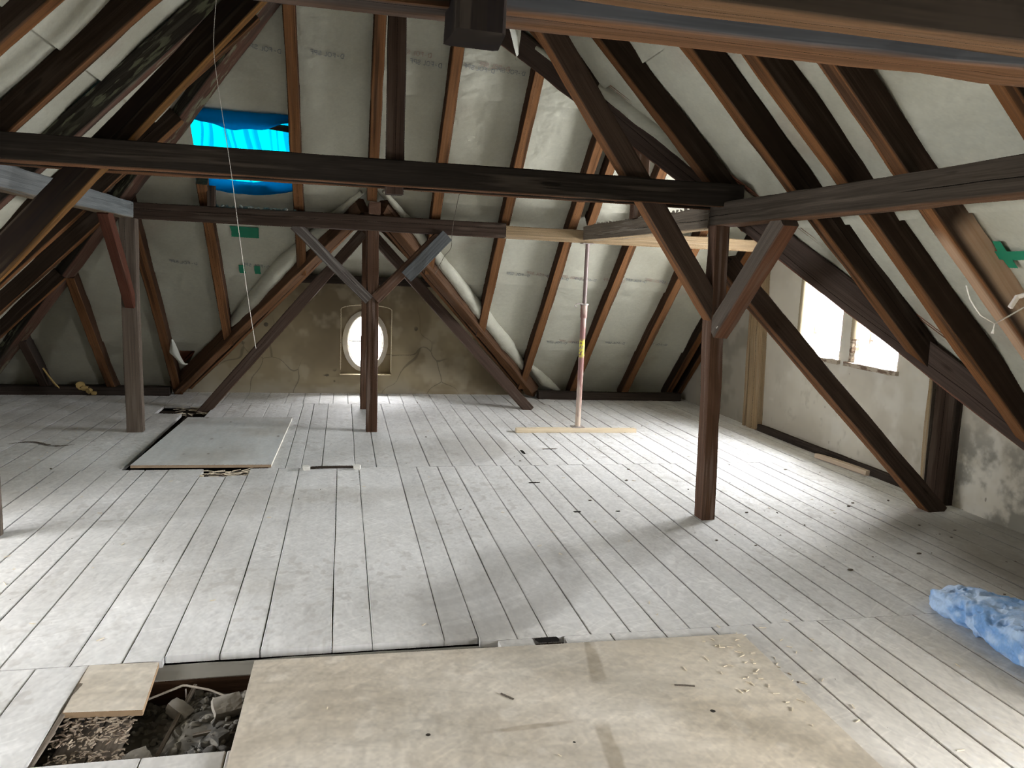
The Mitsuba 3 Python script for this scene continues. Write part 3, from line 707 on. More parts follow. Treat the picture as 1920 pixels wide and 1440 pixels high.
vz = lambda x: 2.15 - abs(x - CX)
slope_rafter_back(-3.30, .0, .66, 'short dark rafter low in the far left corner of the back slope', W_DARK)
slope_rafter_back(-2.60, .0, 1.36, 'brown rafter of the back slope left of the greyish far post')
slope_rafter_back(-1.89, .0, 2.06, 'brown rafter of the back slope just right of the greyish far post')
slope_rafter_back(-1.23, .66, 2.25, 'brown rafter left of the green tape patch, ending on the left dormer valley')
slope_rafter_back(-.41, 1.48, 3.52, 'long brown rafter along the right side of the blue skylight')
slope_rafter_back(.255, 2.2, 4.1, 'brown rafter right behind the far king post, above the dormer ridge')
slope_rafter_back(.87, 1.54, 3.6, 'brown rafter first to the right of the far king post')
slope_rafter_back(1.56, .85, 3.43, 'brown rafter second to the right of the far king post')
slope_rafter_back(2.25, .12, 3.40, 'brown rafter just left of the steel prop on the back slope')
slope_rafter_back(2.43, 2.1, 3.40, 'short brown doubling rafter above the corner of the pale purlins', w=.085)
slope_rafter_back(2.95, .0, 3.42, 'brown rafter just to the right of the steel prop on the back slope')
slope_rafter_back(3.67, .0, 3.42, 'brown rafter second to the right of the steel prop')
slope_rafter_back(4.30, .0, 3.42, 'dark back slope rafter close to the plastered right corner', W_RAFTER, w=.09)
slope_rafter_back(4.46, .0, 3.42, 'dark end rafter of the back slope against the right plaster wall', W_RAFTER, w=.07)

slope_rafter_right(5.47, 2.68, 4.1, 'short dark rafter cut off on the valley beam beside the long strut')
slope_rafter_right(4.73, 1.93, 4.2, 'dark rafter running down to the right end of the tie beam')
slope_rafter_right(3.93, 1.14, 4.2, 'dark rafter second to the right of the tie beam end')
slope_rafter_right(3.50, .70, 4.2, 'cracked dark rafter third to the right of the tie beam end')
slope_rafter_right(3.07, .27, 4.2, 'dark rafter with a pale worn patch, left of the green tape on the right slope', W_PATCH)
slope_rafter_right(2.36, .0, 4.2, 'brown rafter at the right edge of the photo under the double tie beam')
for y in (1.7, 1.1, .3, -.5, -1.25, -2.1):
    slope_rafter_right(y, 1.85 if -1.3 < y < .9 else .0, 4.2, 'dark rafter of the right slope, nearer than the double tie beam', grp='near rafters of the right slope')
slope_rafter_left(4.03, .0, 4.2, 'dark rafter at the top left corner of the photo')
slope_rafter_left(4.78, .0, 4.2, 'broad black rafter with a red brown edge, second from the top left corner')
slope_rafter_left(5.54, .0, 4.1, 'mouldy black rafter with whitish edges, third from the top left corner', W_MOLD)
slope_rafter_left(6.3, .0, 3.36, 'dark left slope rafter behind the long left strut, beside the mouldy one')
slope_rafter_left(6.95, .0, 2.7, 'dark rafter of the left slope seen low behind the far left post')
slope_rafter_left(7.6, .0, 2.05, 'black rafter of the left slope by the end of the left purlin')
slope_rafter_left(8.3, .0, 1.36, 'short black rafter low on the left slope beside the left hip')
for y in (3.3, 2.5):
    slope_rafter_left(y, 1.9, 4.2, 'dark rafter over the dormer of the left slope, in front of the tie beam', grp='dormer rafters of the left slope')
for y in (1.7, .9, .1, -.7, -1.5, -2.2):
    slope_rafter_left(y, .0, 4.2, 'dark rafter of the left slope, nearer than the double tie beam', grp='near rafters of the left slope')

# hips and valleys
def lineb(name, p0, p1, w, h, label, cat_, mat, **kw):
    p0, p1 = np.array(p0, float), np.array(p1, float)
    t = unit(p1 - p0); s = unit(np.cross(t, [0, 0, 1])); n = np.cross(s, t)
    return beam(name, p0 + n * h / 2, p1 + n * h / 2, w, h, label, cat_, mat, **kw)
lineb('hip_rafter', (-3.95, 9.65, .03), (CX - .05, 5.49, 4.19), .13, .15, 'long dark hip rafter rising from the far left corner past the blue skylight', 'hip rafter', W_MOLD)
lineb('hip_rafter', (1.07, 6.25, 3.43), (CX + .05, 5.49, 4.19), .13, .15, 'short hip rafter at the top between the long right strut and the ridge', 'hip rafter', W_BACK)
lineb('valley_rafter', (4.45, 2.87, .05), (1.0, 6.32, 3.50), .12, .17, 'long dark valley beam crossing in front of the two right windows', 'valley rafter', wood('wood_valley', (.050, .036, .030), (.15, .065, .038), dust=.12))
lineb('ridge_beam', (1.05, 6.25, 3.40), (4.48, 6.25, 3.40), .12, .14, 'ridge beam of the right wing, running to the window wall', 'ridge beam', W_RAFTER)
lineb('ridge_beam', (CX, YN, 4.24), (CX, 5.5, 4.24), .12, .14, 'main ridge beam high above the floor', 'ridge beam', W_RAFTER)
W_VAL = wood('wood_dormer_valley', (.075, .042, .025), (.115, .058, .028), dust=.2)
lineb('valley_rafter', (-1.88, 9.66, .02), (.2, 7.58, 2.10), .13, .16, 'left valley beam of the dormer around the oval window', 'valley rafter', W_VAL)
lineb('valley_rafter', (2.40, 9.66, .02), (.32, 7.58, 2.10), .13, .16, 'right valley beam of the dormer around the oval window', 'valley rafter', W_VAL)
for sgn, side in ((-1, 'left'), (1, 'right')):
    p0 = np.array([CX + sgn * 2.02, 9.72, .06]); p1 = np.array([CX + sgn * .05, 7.85, 2.06])
    lineb('dormer_rafter', p0, p1, .05, .10, f'thin orange brown rafter beside the {side} valley beam of the oval window dormer', 'rafter', W_STRUT)
    beam('dormer_rafter', (CX + sgn * 1.02, 9.3, 1.25), (CX + sgn * .02, 9.3, 2.22), .08, .1, f'short {side} rafter above the wall with the oval window', 'rafter', W_STRUT, up=(sgn, 0, 1))
beam('wall_plate', (-.72, 9.80, 1.42), (1.26, 9.80, 1.42), .10, .10, 'dark beam lying on top of the wall with the oval window', 'beam', W_DARK)
beam('ridge_beam', (.28, 7.42, 2.135), (.28, 9.2, 2.135), .105, .115, 'beam end standing on the back purlin above the centre post', 'ridge beam', W_POST)
beam('wall_plate', (-4.0, 9.63, .05), (-1.97, 9.63, .05), .14, .10, 'dark sill beam on the floor at the far left eaves', 'beam', W_DARK)
beam('wall_plate', (2.47, 9.56, .05), (4.40, 9.48, .05), .14, .10, 'dark sill beam on the floor right of the oval window dormer', 'beam', W_DARK)

# purlins
beam('purlin', (1.54, 7.55, 2.0), (-1.93, 7.55, 2.0), .14, .14, 'dark back purlin carried by the grey and the centre posts', 'purlin', W_PURLINB)
beam('purlin', (1.53, 7.55, 1.985), (4.47, 7.55, 1.985), .13, .12, 'pale new timber continuing the back purlin to the right wall', 'purlin', W_NEW)
beam('purlin', (2.39, 7.47, 2.01), (2.39, 4.76, 2.01), .14, .14, 'pale split purlin between the steel prop and the right post', 'purlin', W_NEWD)
beam('purlin', (2.39, 4.75, 2.02), (2.39, YN + .02, 2.02), .14, .14, 'long grey brown purlin with a crack along the right roof slope', 'purlin', W_PURLIN)
beam('purlin', (-1.87, 7.55, 2.0), (-1.87, YN + .02, 2.0), .14, .14, 'grey purlin along the left roof slope', 'purlin', wood('wood_grey_purlin', (.11, .115, .115), (.10, .075, .05), pale=(.2, .2, .19), dust=.35))

# posts
beam('post', (2.425, 4.69, 0), (2.365, 4.69, 1.95), .10, .11, 'tall brown post carrying the right end of the tie beam', 'post', W_POST, up=(0, 1, 0))
beam('post', (-1.935, 4.70, 0), (-1.945, 4.70, 1.93), .11, .11, 'pale brown post cut by the left edge of the photo', 'post', W_POSTG, up=(0, 1, 0))
beam('post', (-1.855, 7.58, 0), (-1.87, 7.58, 1.93), .14, .11, 'greyish post at the far left corner of the purlins', 'post', W_POSTG, up=(0, 1, 0))
beam('post', (.288, 7.56, 0), (.27, 7.56, 1.93), .105, .11, 'brown post standing in front of the oval window', 'post', W_POST, up=(0, 1, 0))
beam('post', (.255, 8.80, 0), (.25, 8.80, 2.05), .10, .11, 'post hidden right behind the centre post, between the far struts', 'post', W_POST, up=(0, 1, 0))
beam('post', (2.37, 6.15, 2.08), (2.37, 6.15, 3.40), .11, .11, 'short upright on the pale purlin under the wing ridge', 'post', W_POST, up=(0, 1, 0))
for x, s in ((2.39, 'right'), (-1.87, 'left')):
    beam('post', (x, 1.42, 0), (x, 1.42, 1.93), .11, .11, f'brown {s} post under the double tie beam next to the viewer', 'post', W_POST, up=(0, 1, 0))

# struts and braces
beam('strut', (2.40, 4.69, 1.36), (.30, 4.69, 4.22), .11, .135, 'long dark strut rising from the right post to the roof apex', 'strut', W_STRUT, up=(1, 0, 1))
W_STRUTL = wood('wood_left_strut', (.009, .0058, .0032), (.105, .051, .015), dust=.10)
beam('strut', (-1.90, 4.69, 1.44), (.22, 4.69, 3.86), .11, .14, 'long dark strut with orange underside rising from the left post to the apex', 'strut', W_STRUTL, up=(-1, 0, 1))
beam('strut', (4.30, 4.72, -.02), (2.44, 4.72, 1.72), .11, .13, 'dark raking strut from the right post down to the right wall', 'strut', W_STRUT, up=(1, 0, 1))
beam('strut', (-3.72, 4.72, .0), (-2.0, 4.72, 1.66), .11, .13, 'raking strut from the left post down to the left eaves', 'strut', W_STRUT, up=(-1, 0, 1))
W_FSTRUT = wood('wood_far_strut', (.055, .037, .029), (.07, .042, .028), pale=(.17, .15, .13), dust=.3)
beam('strut', (2.18, 8.79, -.01), (.30, 8.79, 1.96), .10, .115, 'far strut right of the oval window standing on the floor', 'strut', W_FSTRUT, up=(1, 0, 1))
beam('strut', (-1.50, 8.72, -.08), (.21, 8.79, 1.96), .10, .115, 'far strut left of the oval window standing in the floor hole', 'strut', W_FSTRUT, up=(-1, 0, 1))
beam('brace', (2.39, 4.64, 1.28), (2.39, 3.93, 1.96), .10, .125, 'short grey brown brace from the right post to the purlin', 'brace', wood('wood_brace', (.085, .07, .058), (.11, .052, .03), dust=.35), up=(0, 1, 1))
W_BRP = wood('wood_painted_brace', (.085, .073, .066), (.1, .07, .05), pale=(.3, .29, .27), dust=.5)
beam('brace', (.245, 7.53, 1.28), (-.44, 7.53, 1.95), .085, .10, 'grey brown brace with flaking crust left of the centre post', 'brace', W_BRP, up=(-1, 0, 1))
beam('brace', (.30, 7.53, 1.29), (.90, 7.53, 1.92), .085, .10, 'brown brace right of the centre post, below the grey board', 'brace', W_POST, up=(1, 0, 1))
beam('brace', (-1.86, 7.54, 1.18), (-1.86, 6.82, 1.96), .085, .12, 'reddish brace from the far left post up to the left purlin', 'brace', wood('wood_red_brace', (.075, .030, .02), (.11, .1, .1), dust=.15), up=(0, -1, 1))
beam('board', (.585, 7.455, 1.515), (.965, 7.455, 1.925), .02, .125, 'weathered grey board nailed across the top of the centre right brace', 'board', W_GREY, up=(-1, 0, 1), rough=.006)

# far truss: a pair of tie beams with the king post between them
beam('tie_beam', (-2.15, 4.59, 2.13), (2.45, 4.59, 2.13), .075, .145, 'long dark tie beam crossing the room to the right post', 'beam', W_TIE)
beam('tie_beam', (-2.15, 4.775, 2.13), (2.45, 4.775, 2.13), .06, .145, 'rear twin of the long tie beam, its underside just visible behind it', 'beam', W_TIE)
beam('king_post', (.285, 4.69, 2.02), (.28, 4.69, 4.3), .105, .09, 'black king post hanging behind the long tie beam', 'post', W_DARK, up=(0, 1, 0))
# near truss
beam('tie_beam', (-2.2, 1.325, 2.17), (2.5, 1.325, 2.17), .085, .22, 'big brown tie beam along the top right edge', 'beam', W_TIE3)
beam('tie_beam', (-2.2, 1.475, 2.155), (2.5, 1.475, 2.155), .11, .19, 'black tie beam with brown underside behind the big one at the top', 'beam', W_TIE2)
beam('king_post', (.222, 1.41, 2.0), (.26, 1.41, 4.2), .092, .11, 'king post end hanging as a block at the top edge', 'post', W_KING, up=(0, 1, 0))
for sgn, s in ((1, 'right'), (-1, 'left')):
    beam('strut', (CX + sgn * 2.12, 1.39, 1.42), (CX + sgn * .05, 1.39, 4.1), .045, .13, f'{s} strut of the near truss, above the double tie beam', 'strut', W_STRUT, up=(sgn, 0, 1))

# posts set in the right wall
beam('wall_stud', (4.475, 7.66, 0), (4.475, 7.78, 1.93), .24, .07, 'pale wide timber stud in the right wall under the pale purlin end', 'stud', W_NEW, up=(1, 0, 0), rough=.006)
beam('wall_lath', (4.455, 7.83, 0), (4.455, 7.92, 1.8), .045, .04, 'narrow pale lath on the left edge of the pale wall stud', 'lath', W_NEW, up=(1, 0, 0))
beam('wall_stud', (4.47, 4.90, 0), (4.47, 4.93, 1.9), .2, .08, 'dark timber stud in the right wall behind the foot of the raking strut', 'stud', W_DARK, up=(1, 0, 0))
beam('wall_lath', (4.455, 5.055, 0), (4.455, 5.10, 1.9), .045, .05, 'pale lath beside the dark wall stud', 'lath', W_NEWD, up=(1, 0, 0))
beam('wood_block', (-1.16, 7.52, 2.07), (-1.16, 7.52, 2.25), .075, .08, 'dark stub standing on the back purlin below the blue skylight', 'block', W_DARK, up=(0, 1, 0))

# ------------------------------------------------------------------ skylight
sk = thing('skylight_tarp', 'bright blue tarpaulin covering the hole in the back roof slope', 'tarpaulin')
def skp(x, z, o): return np.array([x, MB - z + o * S2, z + o * S2])
nx, nz = 60, 30
X, Z = np.meshgrid(np.linspace(-1.50, -.36, nx), np.linspace(2.16, 3.0, nz), indexing='ij')
o = .14 + .012 * np.sin(X * 70) * (meshkit.noise(np.stack([X.ravel() * 3, Z.ravel() * 3, X.ravel() * 0], 1)).reshape(X.shape))
P = np.stack([X, MB - Z + o * S2, Z + o * S2], -1).reshape(-1, 3)
i, j = np.meshgrid(np.arange(nx - 1), np.arange(nz - 1), indexing='ij'); a = (i * nz + j).ravel()
part(sk, 'sheet', trimesh.Trimesh(P, np.vstack([np.stack([a, a + nz, a + nz + 1], 1), np.stack([a, a + nz + 1, a + 1], 1)]), process=False), M_TARPFILM, smooth=True)
sb = thing('roof_batten', 'dark batten across the blue skylight', 'batten')
m, uv = beam_mesh(skp(-1.36, 2.765, .08), skp(-.40, 2.685, .08), .03, .055, up=(0, -1, 1))
scene[sb] = mikit.ply(m, W_DARK, uv=uv)
# torn, drooping membrane above and below the opening
def drape(x0, x1, ztop, zbot, seed, name='torn_membrane', bsdf='skylight_drape_film', up=1):
    nx, nz = 50, 16
    X, T = np.meshgrid(np.linspace(x0, x1, nx), np.linspace(0, 1, nz), indexing='ij')
    s = (X - x0) / (x1 - x0)
    zb = zbot(s); zt = ztop(s)
    Z = zt + (zb - zt) * T
    q = np.stack([X.ravel() * 5, Z.ravel() * 9, X.ravel() * 0 + seed], 1)
    o = -.012 - .03 * np.sin(np.pi * T) - .035 * (meshkit.fbm(q, 3, seed).reshape(X.shape) - .3)
    P = np.stack([X, MB - Z + o * S2, Z + o * S2], -1).reshape(-1, 3)
    i, j = np.meshgrid(np.arange(nx - 1), np.arange(nz - 1), indexing='ij'); a = (i * nz + j).ravel()
    part('ceiling', name, trimesh.Trimesh(P, np.vstack([np.stack([a, a + nz, a + nz + 1], 1), np.stack([a, a + nz + 1, a + 1], 1)]), process=False), bsdf, smooth=True)
drape(-1.30, -.45, lambda s: 2.84 + 0 * s, lambda s: 2.785 - .075 * np.sin(np.pi * np.clip(s, 0, 1)) - .006 * np.sin(s * 19), 3)
drape(-1.29, -.45, lambda s: 2.335 + .01 * np.sin(s * 9), lambda s: 2.27 - .05 * np.sin(np.pi * s) , 5)

# green tape
def tape(x0, x1, z0, z1, label, slope='back', y=0):
    key = thing('tape_patch', label, 'tape', None)
    nx = 24
    xs = np.linspace(x0, x1, nx)
    jag = lambda: (NR.random(nx) - .5) * .004
    V = []
    for i, x in enumerate(xs):
        for zz in (z0, (z0 + z1) / 2, z1):
            e = (NR.random() - .5) * .012 if i in (0, nx - 1) else 0
            X = x + e
            if slope == 'back':
                off = memb_off(np.array([[X, zz * 1.414, 0]]), 11)[0] + (.030 if z0 < 1.7 else .010)
                V.append((X, MB - zz - off * S2, zz - off * S2))
            else:
                off = memb_off(np.array([[X, zz * 1.414, 0]]), 23)[0] + .02
                V.append((MR - zz - off * S2, X, zz - off * S2))
    F = []
    for i in range(nx - 1):
        for j in range(2):
            a = i * 3 + j; F += [[a, a + 3, a + 4], [a, a + 4, a + 1]]
    scene[key] = mikit.ply(trimesh.Trimesh(np.array(V), F, process=False), M_TAPE, smooth=True)
tape(-1.06, -.80, 1.835, 1.935, 'wide green tape patch on the back slope under the purlin')
tape(-1.03, -.97, 1.50, 1.58, 'small green tape square below the wide green patch, the left one of two')
tape(-.88, -.82, 1.50, 1.58, 'small green tape square below the wide green patch, the right one of two')
tape(2.66, 3.10, 1.765, 1.80, 'long green tape strip on the right slope at the right edge', 'right')
tape(2.95, 3.0, 1.73, 1.84, 'short green tape piece crossing the long green strip at the right edge', 'right')
tape(2.82, 2.98, 1.60, 1.655, 'green tape strip below the long one at the right edge', 'right')

# scraps of membrane
def scrap(pts, w, label, seed):
    key = thing('membrane_scrap', label, 'membrane scrap')
    p = np.array(pts, float); n = 24
    t = np.linspace(0, 1, n); k = np.linspace(0, 1, len(p))
    q = np.stack([np.interp(t, k, p[:, c]) for c in range(3)], 1)
    ww = np.interp(t, np.linspace(0, 1, len(w)), w)
    V = []
    for i in range(n):
        for s in (-1, -.3, .3, 1):
            V.append(q[i] + np.array([ww[i] * s, .025 * s * s + .02 * math.sin(5 * t[i] + seed), .01 * math.sin(9 * t[i]) * s]))
    F = []
    for i in range(n - 1):
        for j in range(3):
            a = i * 4 + j; F += [[a, a + 4, a + 5], [a, a + 5, a + 1]]
    scene[key] = mikit.ply(trimesh.Trimesh(np.array(V), F, process=False), matte(f'scrap_{seed}', (.5, .51, .46), .7, .3), smooth=True)
scrap([(.62, 3.1, 2.62), (.635, 3.08, 2.55), (.65, 3.06, 2.43)], [.03, .03, .002], 'white scrap of membrane hanging beside the near king post block', 1)
scrap([(-1.82, 8.98, .72), (-1.79, 8.96, .58), (-1.70, 8.94, .46), (-1.66, 8.93, .45)], [.01, .05, .03, .01], 'curled white membrane scrap on the back slope right of the grey post', 2)

# ------------------------------------------------------------------ hole with rubble in the foreground
rb = thing('rubble_fill', 'dark rubble and grit in the open floor hole', 'rubble'); labels[rb]['kind'] = 'stuff'
nx, ny = 110, 60
X, Y = np.meshgrid(np.linspace(-1.02, .95, nx), np.linspace(2.3, 3.06, ny), indexing='ij')
q = np.stack([X.ravel() * 6, Y.ravel() * 6, X.ravel() * 0], 1)
h = -.17 + .10 * meshkit.fbm(q, 4, 3) + .022 * meshkit.fbm(q * 5, 3, 8) + .05 * np.exp(-((X.ravel() + .42) / .16) ** 2 - ((Y.ravel() - 2.72) / .2) ** 2) - .03 * np.exp(-((X.ravel() + .68) / .1) ** 2)
i, j = np.meshgrid(np.arange(nx - 1), np.arange(ny - 1), indexing='ij'); a = (i * ny + j).ravel()
ms = [trimesh.Trimesh(np.stack([X.ravel(), Y.ravel(), h], 1), np.vstack([np.stack([a, a + ny, a + ny + 1], 1), np.stack([a, a + ny + 1, a + 1], 1)]), process=False)]
def stone(c, r, seed):
    m = trimesh.creation.icosphere(subdivisions=1, radius=1.)
    v = m.vertices * (1 + .9 * (meshkit.noise(m.vertices * 1.7 + seed * 3.3, seed) - .5))[:, None]
    v = np.sign(v) * np.abs(v) ** .7
    m.vertices = (rot(unit(NR.random(3) - .5), NR.uniform(0, 360)) @ (v * np.array([1, NR.uniform(.6, 1), NR.uniform(.45, .8)])).T).T * r + c
    return m
hz = lambda x, y: h.reshape(nx, ny)[min(nx - 1, max(0, int((x + 1.02) / 1.97 * (nx - 1)))), min(ny - 1, max(0, int((y - 2.3) / .76 * (ny - 1))))]
for k in range(520):
    x, y = NR.uniform(-.95, -.28), NR.uniform(2.45, 3.02); r = .006 + .02 * NR.random() ** 3
    ms.append(stone(np.array([x, y, hz(x, y) + r * .3]), r, k))
scene[rb] = mikit.ply(cat(ms), M_RUBBLE, smooth=30)
def rock(x, y, dims, R, label, mat=M_STONE, dz=0):
    key = thing('rubble_block', label, 'stone')
    m = trimesh.creation.box(extents=dims).subdivide().subdivide().subdivide()
    v = m.vertices + (meshkit.fbm(m.vertices * 45 + x * 9, 3)[:, None] - .5) * .016 * unit([1, 1, 1]) ; v *= 1 - .035 * (np.linalg.norm(v / np.array(dims), axis=1) > .72)[:, None]
    m.vertices = (R @ v.T).T + np.array([x, y, hz(x, y) + dims[2] * .35 + dz])
    scene[key] = mikit.ply(m, mat, smooth=False)
rock(-.665, 2.60, (.085, .075, .10), rot([0, 0, 1], 35) @ rot([1, 0, 0], 18), 'grey broken block standing in the rubble, in front of the small cover board')
rock(-.575, 2.865, (.095, .05, .045), rot([0, 0, 1], -30) @ rot([0, 1, 0], 20), 'grey slab leaning in the hole near the joist', dz=.03)
rock(-.40, 2.80, (.10, .075, .04), rot([0, 0, 1], 20) @ rot([1, 0, 0], 25), 'flat dusty stone on the rubble heap left of the large chipboard', dz=.02)
rock(-.40, 2.62, (.05, .045, .035), rot([0, 0, 1], 50), 'small dark stone in the rubble at the edge of the large chipboard', M_RUBBLE, .01)
wd = thing('rubble_debris', 'brownish shavings and dust at the left end of the floor hole', 'debris'); labels[wd]['kind'] = 'stuff'
ms = []
for k in range(420):
    x = NR.uniform(-.945, -.70); y = NR.uniform(2.46, 2.80)
    ms.append(obox((x, y, -.055 + .02 * NR.random() + .02 * (y > 2.62)), (NR.uniform(.008, .03), .002 + .005 * NR.random(), .002 + .003 * NR.random()), rot([0, 0, 1], NR.uniform(0, 180)) @ rot([1, 0, 0], NR.uniform(-30, 30))))
scene[wd] = mikit.ply(cat(ms), matte('shavings', lambda p, n, uv: mix((.30, .25, .19), (.17, .13, .10), noise(p.x * 40, p.y * 40)), .95, .1))
lb = thing('ledge_board', 'dusty board low at the left end of the floor hole', 'board')
m, uv = beam_mesh((-.835, 2.45, -.075), (-.835, 2.83, -.075), .21, .02, seg=.1); scene[lb] = mikit.ply(m, W_NEWD, uv=uv)
for p0, p1, lab in (((-.955, 2.46, -.02), (-.945, 2.98, .0), 'thin pale lath along the left edge of the floor hole'), ((-.63, 2.46, -.11), (-.545, 3.0, -.045), 'thin grey lath lying across the rubble'), ((-.50, 2.69, -.065), (-.40, 2.70, -.055), 'short pale splinter of wood on the rubble')):
    beam('lath', p0, p1, .014, .012, lab, 'lath', W_NEWD, rough=.001, chamfer=.002)
cb = thing('cable', 'thin grey cable arching over the rubble in the floor hole', 'cable')
t = np.linspace(0, 1, 30)
cp = np.stack([np.interp(t, [0, .25, .5, .8, 1], [-.70, -.58, -.48, -.39, -.35]), np.interp(t, [0, .25, .5, .8, 1], [2.93, 2.965, 2.93, 2.88, 2.80]), np.interp(t, [0, .25, .5, .8, 1], [-.05, -.022, -.03, -.045, -.075])], 1)
scene[cb] = mikit.ply(tube(cp, .0045, 7), matte('cable_grey', (.32, .28, .23), .6, .3), smooth=True)
nl = thing('nail', 'pale nail standing upright under the cable in the floor hole', 'nail')
scene[nl] = mikit.ply(tube([(-.565, 2.925, -.10), (-.567, 2.93, -.02)], .003, 6), M_STEEL)

# boards lying on the floor
def board(key, quad_xy, z0, z1, mat, corner=.0):
    P = Polygon(quad_xy)
    m = extrude(P, z1 - z0); m.apply_translation([0, 0, z0])
    return m
bd = thing('chipboard_panel', 'large dusty chipboard panel with a dirt streak on the near floor', 'board')
scene[bd] = mikit.ply(board(bd, [(-.33, 3.045), (1.79, 3.01), (1.76, .9), (-.37, .9)], .002, .019, 0), M_BOARD)
fl = thing('cover_board', 'small dusty board over the left part of the floor hole', 'board')
m = board(fl, [(-.957, 3.12), (-.70, 3.11), (-.68, 2.765), (-.945, 2.785)], -.018, .004, 0)
scene[fl] = mikit.ply(m, M_BOARD)
hp = thing('plywood_sheet', 'pale grey square panel lying over the far floor hatch', 'board')
m = board(hp, [(-1.565, 6.20), (-.535, 6.175), (-.495, 8.13), (-1.505, 8.13)], .003, .026, 0)
scene[hp] = mikit.ply(m, M_HATCH)
hl = thing('hatch_lath', 'dark lath lying between two small white blocks on the floor', 'lath')
m, uv = beam_mesh((-.24, 6.13, .008), (.12, 6.145, .008), .03, .014, seg=.1, chamfer=.003, rough=.001); scene[hl] = mikit.ply(m, W_PURLIN, uv=uv)
M_WHITE = matte('white_block', (.66, .65, .6), .85, .2)
for x, y, s in ((-.265, 6.105, 'left'), (.125, 6.11, 'right')):
    k = thing('floor_block', f'small white block on the floor at the {s} end of the dark lath', 'block')
    m = obox((x, y, .015), (.052, .055, .03), rot([0, 0, 1], 12 if x < 0 else -8)).subdivide().subdivide(); m.vertices = m.vertices + (meshkit.noise(m.vertices * 50)[:, None] - .5) * .006
    scene[k] = mikit.ply(m, M_WHITE)
bt = thing('batten', 'pale timber batten lying on the floor under the steel prop', 'batten')
m, uv = beam_mesh((1.725, 7.485, .022), (3.0, 7.47, .022), .075, .042, seg=.15, chamfer=.004, rough=.002); scene[bt] = mikit.ply(m, matte('batten_wood', lambda p, n, uv: mix((.66, .57, .42), (.5, .41, .28), fbm(p.x * 2, p.y * 30, p.z * 60, 4)), .8, .2), uv=uv)
bt = thing('batten', 'short pale batten lying along the foot of the right wall', 'batten')
m, uv = beam_mesh((4.36, 6.30, .022), (4.43, 5.66, .022), .07, .042, seg=.1, chamfer=.006, rough=.003); scene[bt] = mikit.ply(m, matte('batten_wood_2', lambda p, n, uv: mix((.56, .46, .36), (.42, .33, .25), fbm(p.x * 20, p.y * 2, p.z * 60, 4)), .8, .2), uv=uv)
ln = thing('steel_prop', 'rusty red adjustable steel prop under the corner of the purlins', 'prop')
PX, PY, B0 = 2.385, 7.52, .044
part(ln, 'base_plate', cat([box(PX - .065, PX + .065, PY - .04, PY + .06, B0, B0 + .007), lathe([(0.0, 0), (.036, 0), (.036, .012), (0, .012)], (PX, PY, B0 + .006), 20)]), M_STEEL)
part(ln, 'outer_tube', lathe([(0, .006), (.028, .006), (.0285, 1.26), (.024, 1.262), (0, 1.262)], (PX, PY, B0), 24), M_PROP, smooth=40)
part(ln, 'collar', lathe([(.02, 1.13), (.034, 1.13), (.035, 1.25), (.032, 1.26), (.02, 1.26)], (PX, PY, B0), 24), M_STEELRED, smooth=40)
hd = [(PX - .02, PY - .03, 1.315), (PX - .06, PY - .04, 1.318), (PX - .098, PY - .045, 1.312), (PX - .112, PY - .045, 1.298), (PX - .106, PY - .045, 1.286), (PX - .09, PY - .045, 1.285)]
part(ln, 'nut_handle', cat([tube(hd, .006, 8), lathe([(.02, 0), (.044, 0), (.044, .016), (.02, .016)], (PX, PY, 1.303), 20)]), M_STEEL, smooth=40)
part(ln, 'inner_tube', lathe([(0, 1.26), (.0205, 1.26), (.0205, 1.868), (0, 1.868)], (PX, PY, B0), 20), matte('inner_tube_paint', lambda p, n, uv: mix((.13, .09, .085), (.24, .18, .17), fbm(p.x * 30, p.y * 30, p.z * 6, 3)), .45, .5), smooth=40)
part(ln, 'head_plate', box(PX - .06, PX + .06, PY - .05, PY + .06, 1.912, 1.919), M_STEEL)

